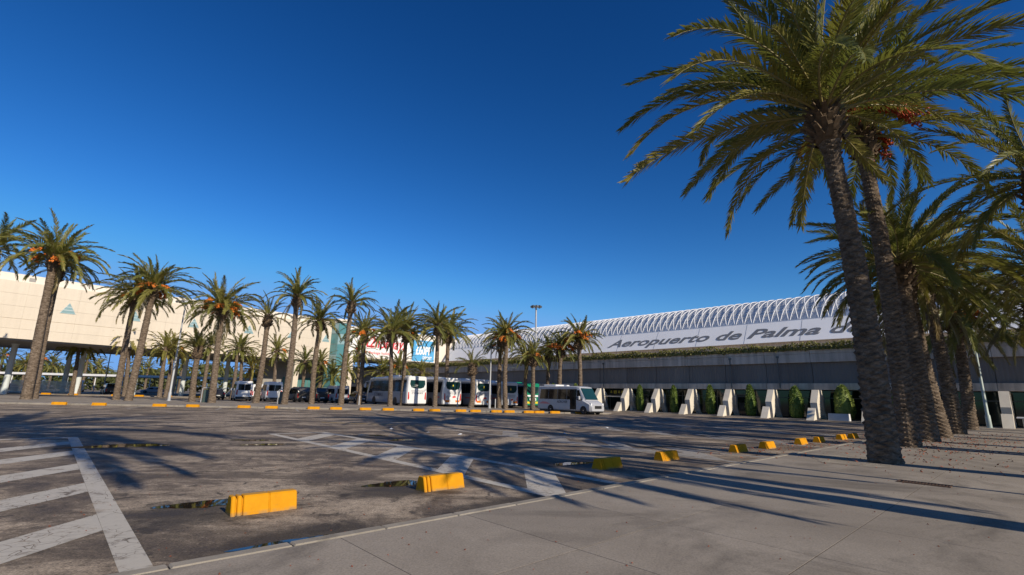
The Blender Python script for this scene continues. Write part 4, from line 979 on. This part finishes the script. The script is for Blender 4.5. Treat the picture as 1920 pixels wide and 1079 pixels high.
def coach(label, u, v, H, paint_, Ls=12.0, word=None, orange=False, green=False, flank_=None):
    e = tag(empty('coach', W(u, v, 0), FR+R(85)), label, 'coach', 'coaches parked in a row')
    s = (0.34, 1.55, H, 1.275, 1.19, 0.26); Wd = 1.275
    b = MB(); hull(b, [(0.0, 0.42, 1.55, H-0.14, 1.20, 1.08, 0.22), (0.10, 0.36, 1.55, H-0.03, 1.26, 1.17, 0.25), (0.36,)+s]); b.build('tail', paint_, e, sharp=32)
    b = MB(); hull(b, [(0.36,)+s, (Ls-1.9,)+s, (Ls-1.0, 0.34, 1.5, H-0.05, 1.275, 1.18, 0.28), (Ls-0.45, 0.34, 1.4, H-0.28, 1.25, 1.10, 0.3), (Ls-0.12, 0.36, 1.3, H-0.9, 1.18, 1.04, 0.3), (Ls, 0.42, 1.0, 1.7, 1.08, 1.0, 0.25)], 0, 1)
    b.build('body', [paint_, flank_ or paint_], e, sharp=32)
    for sg in (1, -1):
        x = 0.75; wds = [1.5, 1.55, 1.55, 1.55, 1.55, 1.5]
        for k, wd in enumerate(wds):
            b = MB(); side_panel(b, x, x+wd-0.03, 1.72, H-0.46, s, sg, 0.008, rake=(-0.32 if k == 0 else 0)); b.build('window', M['dark_glass'], e); x += wd
        b = MB(); side_panel(b, x+0.02, Ls-1.0, 1.50, H-0.55, s, sg, 0.008, slant=-0.45); b.build('cab_window', M['dark_glass'], e)
        for wx in (3.1, Ls-2.9):
            arch(e, wx, 0.50, s, sg, M['black']); wheel(e, wx, sg*(Wd-0.15), 0.50, 0.28)
        for k in range(4):
            b = MB(); side_panel(b, 4.1+k*1.15, 4.1+k*1.15+0.012, 0.45, 1.42, s, sg, 0.003); b.build('hatch_seam', M['letter_grey'], e)
    # tail
    b = MB(); rear_poly(b, [(-0.92, H-0.46), (-0.98, H-0.9), (-0.80, H-1.28), (-0.40, H-1.40), (0.40, H-1.40), (0.80, H-1.28), (0.98, H-0.9), (0.92, H-0.46)], 0.0); b.build('rear_window', M['rear_glass'], e)
    for k in range(3):
        b = MB(); hw = 0.80-0.05*k; rear_poly(b, [(-hw, H-1.62-0.12*k), (hw, H-1.62-0.12*k), (hw*0.96, H-1.655-0.12*k), (-hw*0.96, H-1.655-0.12*k)], 0.0, 0.008); b.build('grille_slot', M['letter_grey'], e)
    for sg in (1, -1):
        b = MB(); rear_poly(b, [(sg*1.14, H-1.80), (sg*1.02, H-1.85), (sg*0.96, H-2.5), (sg*1.06, H-2.72), (sg*1.16, H-2.6)], 0.01); b.build('tail_light', M['red_lamp'], e)
        if orange or green:
            b = MB(); rear_poly(b, [(sg*0.98, 0.62), (sg*0.42, 0.62), (sg*0.42, 0.86), (sg*0.98, 0.86)], 0.0, 0.01); b.build('reflector', M['orange_lamp'] if orange else M['sign_yellow'], e)
    b = MB(); rear_poly(b, [(-0.26, 0.60), (0.26, 0.60), (0.26, 0.74), (-0.26, 0.74)], 0.0, 0.012); b.build('licence_plate', M['plate'], e)
    b = MB(); b.box(0.05, 0.25, -1.05, 1.05, 0.28, 0.36); b.build('bumper', M['black'], e)
    b = MB(); b.box(0.25, Ls-0.3, -1.05, 1.05, 0.20, 0.345); b.build('underbody', M['black'], e)
    b = MB(); b.cbox(3.2, 6.0, -0.85, 0.85, H-0.02, H+0.17, 0.08); b.build('air_conditioner', paint_, e)
    b = MB(); b.cbox(7.4, 8.2, -0.5, 0.5, H-0.02, H+0.09, 0.04); b.build('roof_hatch', paint_, e)
    b = MB(); b.add([(Ls-0.43, -1.02, H-0.42), (Ls-0.43, 1.02, H-0.42), (Ls-0.06, 1.0, H-1.0), (Ls+0.035, 0.98, 1.5), (Ls+0.035, -0.98, 1.5), (Ls-0.06, -1.0, H-1.0)], [(0,1,2,5), (5,2,3,4)]); b.build('windscreen', M['dark_glass'], e)
    for sg in (1, -1):
        b = MB(); b.tube([(Ls-0.4, sg*1.1, H-0.5), (Ls+0.2, sg*1.32, H-0.6), (Ls+0.25, sg*1.32, H-0.8)], 0.035, 6); b.box(Ls+0.17, Ls+0.29, sg*1.32-0.1, sg*1.32+0.1, H-1.35, H-0.8); b.build('mirror', paint_, e)
    if word:
        text('lettering', word, 2.6, 0.42, M['decal_dark'], (9.3, 1.285, 1.12), (-1, 0, 0), e, bold=0.012, shear=0.1, spacing=1.25, depth=0.004)
        text('lettering', word, 1.4, 0.17, M['decal_dark'], (-0.012, 0.7, H-2.02), (0, -1, 0), e, bold=0.01, spacing=1.3, depth=0.003)
        for k in range(5):
            b = MB(); x0 = 3.9+k*0.22; side_panel(b, x0, x0+3.2-k*0.5, 0.52+k*0.09, 0.565+k*0.09, s, 1, 0.004, slant=-0.6, rake=-0.8); b.build('swoosh', M['decal_blue'], e)
    elif green:
        b = MB(); rear_poly(b, [(-1.15, H-1.72), (1.15, H-1.72), (1.15, H-1.52), (-1.15, H-1.52)], 0.0, 0.014); b.build('white_band', M['decal_white'], e)
        text('lettering', 'em', 1.15, 0.30, M['decal_white'], (-0.012, 0.6, H-2.2), (0, -1, 0), e, bold=0.03, depth=0.003)
        b = MB(); rear_poly(b, [(-0.3, H-0.85), (0.1, H-0.85), (0.1, H-0.65), (-0.3, H-0.65)], -0.012, 0.006); b.build('window_sticker', M['decal_white'], e)
    else:
        text('lettering', 'UNION', 3.4, 0.5, M['decal_blue'], (8.9, 1.285, 0.95), (-1, 0, 0), e, bold=0.015, spacing=1.2, depth=0.004)
        b = MB(); side_panel(b, 0.9, 2.1, 1.12, 1.24, s, 1, 0.004); b.build('stripe', M['decal_red'], e)
        b = MB(); rear_poly(b, [(-0.45, H-2.28), (0.0, H-2.34), (0.02, H-2.18), (-0.18, H-2.10), (-0.42, H-2.14)], 0.0, 0.008); b.build('emblem', M['decal_red'], e)
        b = MB(); rear_poly(b, [(0.95, H-2.2), (0.62, H-2.0), (0.2, H-2.75), (0.45, H-2.75)], 0.0, 0.005); b.build('swoosh', M['silver_paint'], e)
        b = MB(); rear_poly(b, [(-0.10, H-0.95), (0.0, H-0.76), (0.10, H-0.95), (0.0, H-1.08)], -0.012, 0.006); b.build('window_sticker', M['sign_yellow'], e)
    return e
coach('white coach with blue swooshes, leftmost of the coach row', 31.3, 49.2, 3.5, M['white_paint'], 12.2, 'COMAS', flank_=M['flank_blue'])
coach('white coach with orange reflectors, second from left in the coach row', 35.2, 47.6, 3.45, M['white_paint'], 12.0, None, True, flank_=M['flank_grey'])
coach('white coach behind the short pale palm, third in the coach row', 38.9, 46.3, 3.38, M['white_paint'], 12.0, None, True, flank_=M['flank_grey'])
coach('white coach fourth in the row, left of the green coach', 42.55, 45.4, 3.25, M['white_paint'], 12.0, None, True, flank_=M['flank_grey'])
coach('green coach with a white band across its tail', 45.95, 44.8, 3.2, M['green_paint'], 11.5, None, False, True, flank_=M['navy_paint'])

def van(name, label, loc, rz, Ln, Wd, H, paint_, style='van', cat='van', side=None, group=None):
    e = tag(empty(name, loc, rz), label, cat, group); hw = Wd/2; r = 0.17
    zm = H*0.50 if style != 'car' else H*0.58
    full = (0.30, zm, H, hw, hw*0.90, r)
    if style in ('van', 'minibus'):
        st = [(0.0, 0.40, zm, H-0.07, hw*0.94, hw*0.84, 0.15), (0.09,)+full, (Ln-1.95,)+full, (Ln-1.55, 0.30, zm, H-0.10, hw, hw*0.88, 0.2), (Ln-1.02, 0.30, zm*0.96, H*0.66, hw, hw*0.84, 0.2), (Ln-0.72, 0.30, zm*0.86, zm*0.98, hw*0.99, hw*0.82, 0.08), (Ln-0.22, 0.28, zm*0.70, zm*0.84, hw*0.95, hw*0.74, 0.07), (Ln, 0.32, zm*0.50, zm*0.66, hw*0.80, hw*0.66, 0.05)]
    elif style == 'mpv':
        st = [(0.0, 0.42, zm, H*0.62, hw*0.92, hw*0.84, 0.10), (0.10, 0.34, zm, H*0.80, hw*0.97, hw*0.82, 0.14), (0.30, 0.30, zm, H-0.03, hw, hw*0.82, 0.16), (Ln-2.5, 0.30, zm, H, hw, hw*0.82, 0.17), (Ln-1.95, 0.30, zm, H*0.93, hw, hw*0.80, 0.18), (Ln-1.05, 0.30, zm*0.98, zm*1.06, hw, hw*0.84, 0.08), (Ln-0.3, 0.28, zm*0.7, zm*0.86, hw*0.95, hw*0.74, 0.07), (Ln, 0.32, zm*0.5, zm*0.66, hw*0.8, hw*0.66, 0.05)]
    else:
        st = [(0.0, 0.40, zm*0.8, zm*0.95, hw*0.90, hw*0.80, 0.08), (0.15, 0.30, zm, zm*1.08, hw, hw*0.84, 0.10), (0.75, 0.28, zm, H*0.96, hw, hw*0.74, 0.16), (Ln*0.45, 0.28, zm, H, hw, hw*0.74, 0.17), (Ln*0.58, 0.28, zm, H*0.95, hw, hw*0.74, 0.17), (Ln*0.76, 0.28, zm*0.98, zm*1.05, hw, hw*0.82, 0.08), (Ln-0.25, 0.28, zm*0.7, zm*0.86, hw*0.95, hw*0.74, 0.07), (Ln, 0.32, zm*0.5, zm*0.66, hw*0.8, hw*0.66, 0.05)]
    b = MB(); hull(b, st); b.build('body', paint_, e, sharp=30)
    if style == 'mpv': wf = (0.30, zm, H-0.02, hw, hw*0.82, 0.16)
    elif style == 'car': wf = (0.28, zm, H*0.97, hw, hw*0.74, 0.16)
    else: wf = full
    top = H-0.40 if style in ('van', 'minibus') else H-0.24
    z0 = zm+0.08 if style != 'minibus' else zm+0.02
    if style == 'minibus': top = H-0.30
    for sg in (1, -1):
        if style in ('van', 'minibus'):
            x0, x1 = 0.35, Ln-1.80
            k = 3 if style == 'van' else 4
            for i in range(k):
                a, c = x0+(x1-x0)*i/k, x0+(x1-x0)*(i+1)/k-0.03
                b = MB(); side_panel(b, a, c, z0, top, wf, sg, 0.008, rake=0.12 if i == 0 else 0); b.build('window', M['dark_glass'], e)
            b = MB(); side_panel(b, x1+0.03, Ln-1.08, z0-0.05, top-0.08, wf, sg, 0.010, slant=-0.42); b.build('cab_window', M['dark_glass'], e)
        elif style == 'mpv':
            for a, c, sl_ in ((0.42, 1.35, 0), (1.40, 2.35, 0), (2.40, Ln-1.35, -0.6)):
                b = MB(); side_panel(b, a, c, z0, top, wf, sg, 0.008, slant=sl_, rake=0.1 if a < 1 else 0); b.build('window', M['dark_glass'], e)
        else:
            for a, c, sl_, rk in ((0.55, Ln*0.42, 0, 0.4), (Ln*0.43, Ln*0.72, -0.55, 0)):
                b = MB(); side_panel(b, a, c, z0-0.02, top, wf, sg, 0.010, slant=sl_, rake=rk); b.build('window', M['dark_glass'], e)
        wr = 0.36 if style != 'car' else 0.31
        for wx in (Ln*0.20 if style != 'minibus' else Ln*0.27, Ln-0.92):
            arch(e, wx, wr, full, sg, M['black']); wheel(e, wx, sg*(hw-0.10), wr, 0.22)
        b = MB(); rear_poly(b, [(sg*hw*0.90, zm*0.62), (sg*hw*0.74, zm*0.62), (sg*hw*0.74, zm*1.12), (sg*hw*0.88, zm*1.12)], 0.012 if style != 'car' else 0.06, 0.03); b.build('tail_light', M['red_lamp'], e)
        b = MB(); xh = Ln-0.16; b.prism([(sg*hw*0.86, zm*0.60), (sg*hw*0.50, zm*0.56), (sg*hw*0.52, zm*0.70), (sg*hw*0.84, zm*0.80)], xh-0.25, xh+0.06, 'x'); b.build('headlight', M['lamp_clear'], e)
        b = MB(); b.cbox(Ln-1.45, Ln-1.25, sg*(hw+0.02)-0.02 if sg > 0 else -hw-0.22, sg*(hw+0.02)+0.20 if sg > 0 else -hw, zm+0.05, zm+0.36, 0.03); b.build('mirror', paint_, e)
    if style in ('van', 'minibus'):
        for a, c in ((-hw*0.72, -0.02), (0.02, hw*0.72)) if style == 'van' else ((-hw*0.74, hw*0.74),):
            b = MB(); rear_poly(b, [(a, zm+0.10), (c, zm+0.10), (c, H-0.42), (a, H-0.42)], 0.0); b.build('rear_window', M['dark_glass'], e)
        def zt(x): return H-0.10+(H*0.66-H+0.10)*(x-(Ln-1.55))/0.53 if x < Ln-1.02 else H*0.66+(zm*0.98-H*0.66)*(x-(Ln-1.02))/0.30
        b = MB(); vs_ = []
        for x, k_ in ((Ln-1.47, 0.78), (Ln-1.02, 0.79), (Ln-0.76, 0.80)): vs_ += [(x+0.03, -hw*k_, zt(x)+0.03), (x+0.03, hw*k_, zt(x)+0.03)]
        b.add(vs_, [(0,1,3,2), (2,3,5,4)]); b.build('windscreen', M['rear_glass'], e)
    elif style == 'mpv':
        b = MB(); b.add([(0.02, -hw*0.80, zm*1.08), (0.02, hw*0.80, zm*1.08), (0.20, hw*0.70, H-0.22), (0.20, -hw*0.70, H-0.22)], [(3,2,1,0)]); b.build('rear_window', M['dark_glass'], e)
        b = MB(); b.add([(Ln-1.08, -hw*0.80, zm*1.08), (Ln-1.08, hw*0.80, zm*1.08), (Ln-1.98, hw*0.72, H*0.93), (Ln-1.98, -hw*0.72, H*0.93)], [(0,1,2,3)]); b.build('windscreen', M['dark_glass'], e)
    else:
        b = MB(); b.add([(0.20, -hw*0.72, zm*1.10), (0.20, hw*0.72, zm*1.10), (0.70, hw*0.64, H*0.93), (0.70, -hw*0.64, H*0.93)], [(3,2,1,0)]); b.build('rear_window', M['dark_glass'], e)
        b = MB(); b.add([(Ln*0.755, -hw*0.76, zm*1.09), (Ln*0.755, hw*0.76, zm*1.09), (Ln*0.585, hw*0.66, H*0.94), (Ln*0.585, -hw*0.66, H*0.94)], [(0,1,2,3)]); b.build('windscreen', M['dark_glass'], e)
    b = MB(); b.box(Ln-0.10, Ln+0.03, -hw*0.44, hw*0.44, zm*0.42, zm*0.62); b.build('grille', M['black'], e)
    b = MB(); rear_poly(b, [(-0.26, zm*0.60), (0.26, zm*0.60), (0.26, zm*0.60+0.12), (-0.26, zm*0.60+0.12)], 0.0, 0.012); b.build('licence_plate', M['plate'], e)
    b = MB(); b.cbox(-0.06, 0.10, -hw*0.94, hw*0.94, 0.34, 0.56, 0.03); b.build('bumper', M['black'], e)
    b = MB(); b.box(0.2, Ln-0.2, -hw*0.85, hw*0.85, 0.18, 0.31); b.build('underbody', M['black'], e)
    return e
mn = van('minibus', 'white and silver minibus with dark windows parked before the buttresses', W(38.3, 35.6, 0), FR-R(95), 7.4, 2.06, 2.60, M['silver_paint'], 'minibus', 'minibus')
text('lettering', 'ADROVER', 1.45, 0.24, M['decal_dark'], (2.95, -1.04, 0.98), (1, 0, 0), mn, bold=0.015, depth=0.004)
b = MB(); b.cbox(0.5, 2.4, -0.65, 0.65, 2.57, 2.76, 0.08); b.build('air_conditioner', M['white_paint'], mn)
b = MB(); b.cbox(3.0, 3.5, -0.2, 0.2, 2.57, 2.72, 0.05); b.build('roof_vent', M['white_paint'], mn)
b = MB(); b.box(4.75, 5.55, -1.042, -1.025, 0.42, 2.2); b.build('passenger_door', M['dark_glass'], mn)
for k in range(3):
    b = MB(); side_panel(b, 0.3+k*0.2, 1.9-k*0.25, 0.86+k*0.07, 0.90+k*0.07, (0.30, 1.30, 2.60, 1.03, 0.93, 0.17), -1, 0.004); b.build('swoosh', M['decal_red'], mn)
H90 = FR+R(84)
VG = 'vehicles parked behind the palms'
van('van', 'white passenger van with its rear to the camera, left of the pair', (-35.6, 66.6, 0), H90-R(3), 5.6, 2.05, 2.62, M['white_paint'], 'van', 'van', None, VG)
van('van', 'white passenger van with its rear to the camera, right of the pair', (-31.2, 65.9, 0), H90-R(3), 5.6, 2.05, 2.60, M['white_paint'], 'van', 'van', None, VG)
van('van', 'white van nearly hidden beyond the left white van', (-37.6, 74.5, 0), H90-R(3), 5.4, 2.0, 2.3, M['white_paint'], 'van', 'van', None, VG)
van('van', 'silver van behind the tall slender palm', (-22.2, 66.0, 0), H90+R(2), 5.0, 1.98, 2.30, M['silver_paint'], 'van', 'van', None, VG)
van('people_carrier', 'dark brown people carrier left of the shaded car', (-27.6, 66.8, 0), H90+R(5), 4.9, 1.95, 2.05, M['brown_paint'], 'mpv', 'van', None, VG)
van('people_carrier', 'black people carrier right of the brown one', (-25.0, 66.5, 0), H90+R(2), 4.9, 1.95, 1.98, M['dark_paint'], 'mpv', 'van', None, VG)
van('parked_car', 'dark car between the silver van and the first coach', (-20.4, 69.5, 0), H90+R(2), 4.5, 1.85, 1.62, M['brown_paint'], 'car', 'car', None, VG)
van('parked_car', 'dark car left of the left white van', (-41.0, 70.0, 0), H90+R(4), 4.4, 1.82, 1.50, M['dark_paint'], 'car', 'car', None, VG)
van('people_carrier', 'black people carrier seen under the beige building', (-68.8, 86.0, 0), H90+R(10), 4.9, 1.95, 1.95, M['dark_paint'], 'mpv', 'van', None, VG)
van('van', 'white van with dark rear window far under the beige building', (-92.5, 106.0, 0.1), H90, 5.2, 2.1, 2.5, M['white_paint'], 'van', 'van', None, VG)
van('parked_car', 'small red car at the far left under the building', (-100.0, 100.0, 0.1), H90+R(20), 4.0, 1.75, 1.5, M['red_lamp'], 'car', 'car', None, VG)
for k, (x, y, pm) in enumerate([(-110, 118, 'white_paint'), (-78, 112, 'silver_paint'), (-62, 108, 'dark_paint'), (-54, 104, 'white_paint')]):
    van('parked_car', 'small far-off %s car under the walkway, %s from the left' % (['white', 'silver', 'dark', 'white'][k], ORD[k]), (x, y, 0.1), H90+R(90), 4.3, 1.8, 1.5, M[pm], 'car', 'car', None, VG)

# ------------------------------------------------------------------ small things
# covered walkway beyond the columns
e = tag(empty('covered_walkway', (-92, 84+6, 0.1), 0), 'low covered walkway with a white edged flat roof beyond the columns', 'canopy')
e.location = (-106.0, 110.0, 0.1); e.rotation_euler = (0, 0, math.atan2(2.0, 49.0))
b = MB(); b.box(-30, 58, 0, 9.0, 3.45, 3.70); b.build('roof', M['soffit'], e)
b = MB(); b.box(-30, 58, -0.06, 0.0, 3.50, 3.95); b.build('roof_edge', M['white_metal'], e)
for i in range(15):
    b = MB(); b.tube([(-29+i*6, 0.5, 0), (-29+i*6, 0.5, 3.46)], 0.10, 8); b.build('post', M['white_metal'], e)
# pale glass screen
e = tag(empty('glass_screen', W(-4.2, 110.5, 0.1), FR+R(6)), 'pale glass screen behind the walking person', 'screen')
for i in range(5):
    b = MB(); b.box(0.04+i*1.75, 1.71+i*1.75, -0.01, 0.01, 0.15, 2.0); b.build('pane', M['screen_glass'], e)
    b = MB(); b.box(i*1.75-0.03, i*1.75+0.03, -0.03, 0.03, 0, 2.05); b.build('post', M['white_metal'], e)
b = MB(); b.box(0, 8.8, -0.035, -0.012, 1.0, 1.06); b.build('rail', M['white_metal'], e)
# white railing at the left edge
e = tag(empty('railing', W(-11.5, 104.0, 0.1), FR+R(8)), 'white metal railing at the left edge under the building', 'railing')
b = MB(); b.box(0, 6.0, -0.05, 0.05, 1.9, 2.0); b.box(0, 6.0, -0.04, 0.04, 0.1, 0.18); b.build('rail', M['mullion'], e)
for i in range(7):
    b = MB(); b.box(i-0.04, i+0.04, -0.03, 0.03, 0, 1.9); b.build('post', M['white_metal'], e)
for i in range(4):
    b = MB(); b.box(0, 6.0, -0.02, 0.02, 0.45+i*0.38, 0.52+i*0.38); b.build('bar', M['white_metal'], e)
# litter bins on the island
def bin_(x, y, lb):
    e = tag(empty('litter_bin', (x, y, 0.1), R(10)), lb, 'litter bin')
    b = MB(); b.cbox(-0.28, 0.28, -0.24, 0.24, 0.0, 1.30, 0.05); b.build('body', M['bin_green'], e)
    b = MB(); b.tube([(-0.36, -0.26, 0), (-0.36, -0.26, 1.40), (-0.25, -0.26, 1.5), (0.3, -0.26, 1.5)], 0.05, 6); b.build('frame', M['galv'], e)
bin_(-31.6, 51.9, 'grey-green litter bin at the foot of the bushy fruited palm'); bin_(-23.9, 52.4, 'dark litter bin at the foot of the tall slim palm')
# low board in front of the last shrub
e = tag(empty('low_board', W(52.5, 11.9, 0.0), FR-R(8)), 'low grey leaning board on the ground beside the big palm', 'board')
b = MB(); b.prism([(0, 0), (0.35, 0), (0.35, 0.62), (0.20, 0.66), (0.10, 0.66)], 0, 1.65); b.build('panel', M['board'], e)
b = MB(); b.box(0.05, 0.40, -0.06, -0.002, 0, 0.66); b.build('end_plate', M['white_metal'], e)
# small things by the terminal doors at the right
e = tag(empty('litter_bin', W(52.4, 0.9, PZ), FR), 'small pale pedestal bin right of the pale green lamp pole', 'litter bin')
b = MB(); b.box(-0.14, 0.14, -0.14, 0.14, 0, 0.72); b.build('pedestal', M['galv'], e)
b = MB(); b.cbox(-0.42, 0.42, -0.42, 0.42, 0.721, 0.83, 0.03); b.build('top', M['white_metal'], e)
# post row between coaches
for k, (x, y) in enumerate([(-5.9, 56.8), (-1.6, 57.2), (-17.0, 56.4)]):
    b = MB(); b.lathe([(0.07, 0), (0.06, 1.0), (0.04, 1.05)], 10); tag(b.build('bollard', M['galv'], None, (x, y, 0.1), sharp=40), 'thin grey bollard on the island by the coaches, %s' % ['second from the left', 'third from the left', 'leftmost of three'][k], 'bollard', 'bollards on the island')
# paper scraps on the tarmac
for k, (x, y) in enumerate([(-5.1, 21.9), (-3.2, 20.2), (-1.9, 19.8), (2.4, 21.5), (5.2, 26.5)]):
    b = MB(); s = 0.08; b.add([(-s, -s*.6, 0.006), (s, -s*.8, 0.02), (s*.9, s*.6, 0.05), (-s*.8, s*.7, 0.015), (0, 0, 0.06)], [(0,1,4), (1,2,4), (2,3,4), (3,0,4)])
    tag(b.build('paper_scrap', M['decal_white'], None, (x, y, 0), rnd.uniform(0, 6)), 'scrap of white paper lying on the tarmac, %s from the left' % ORD[k], 'litter', 'paper scraps on the tarmac')

# the walking person with a backpack
pb = W(-1.2, 106.5, 0.1)
pe = empty('person', pb, R(-60)); tag(pe, 'person in dark clothes walking with a backpack past the glass screen', 'person')
V_ = [(0,0,0.95), (0,0,1.15), (0.03,0,1.38), (0.05,0,1.50), (0.07,0,1.62), (0.08,0,1.74),
      (0,0.10,0.90), (0.16,0.10,0.50), (0.10,0.10,0.09), (0.24,0.10,0.04), (0,-0.10,0.90), (-0.08,-0.10,0.50), (-0.32,-0.10,0.14), (-0.20,-0.10,0.05),
      (0.02,0.20,1.40), (-0.06,0.25,1.13), (0.06,0.25,0.90), (0.02,-0.20,1.40), (0.10,-0.25,1.14), (0.28,-0.23,1.02)]
E_ = [(0,1),(1,2),(2,3),(3,4),(4,5),(0,6),(6,7),(7,8),(8,9),(0,10),(10,11),(11,12),(12,13),(2,14),(14,15),(15,16),(2,17),(17,18),(18,19)]
rad = [.15,.15,.16,.06,.09,.08,.10,.065,.045,.04,.10,.065,.045,.04,.065,.045,.035,.065,.045,.035]
me = bpy.data.meshes.new('body'); me.from_pydata(V_, E_, [])
t = NT('clothes').set(0.9); cx = t.n('TexCoord'); sp = t.n('SeparateXYZ'); t.l(cx.outputs['Object'], sp.inputs[0])
t.col(t.ramp(sp.outputs['Z'], [(0.0, (0.015,0.015,0.018)), (0.94, (0.03,0.032,0.05)), (0.96, (0.05,0.045,0.06)), (0.999, (0.05,0.045,0.06))])); me.materials.append(t.m)
bo = put('body', me, pe); sk = bo.modifiers.new('skin', 'SKIN')
for i, r_ in enumerate(rad): me.skin_vertices[0].data[i].radius = (r_, r_)
me.skin_vertices[0].data[0].use_root = True
sb = bo.modifiers.new('sub', 'SUBSURF'); sb.levels = 1; sb.render_levels = 1
b = MB(); b.cbox(-0.34, -0.10, -0.17, 0.17, 1.02, 1.46, 0.06); b.build('backpack', M['decal_red'], pe)
b = MB(); b.lathe([(0.02, 0.13), (0.075, 0.10), (0.095, 0.03), (0.09, -0.03)], 10, (0.06, 0, 1.70)); b.build('hair', M['black'], pe)
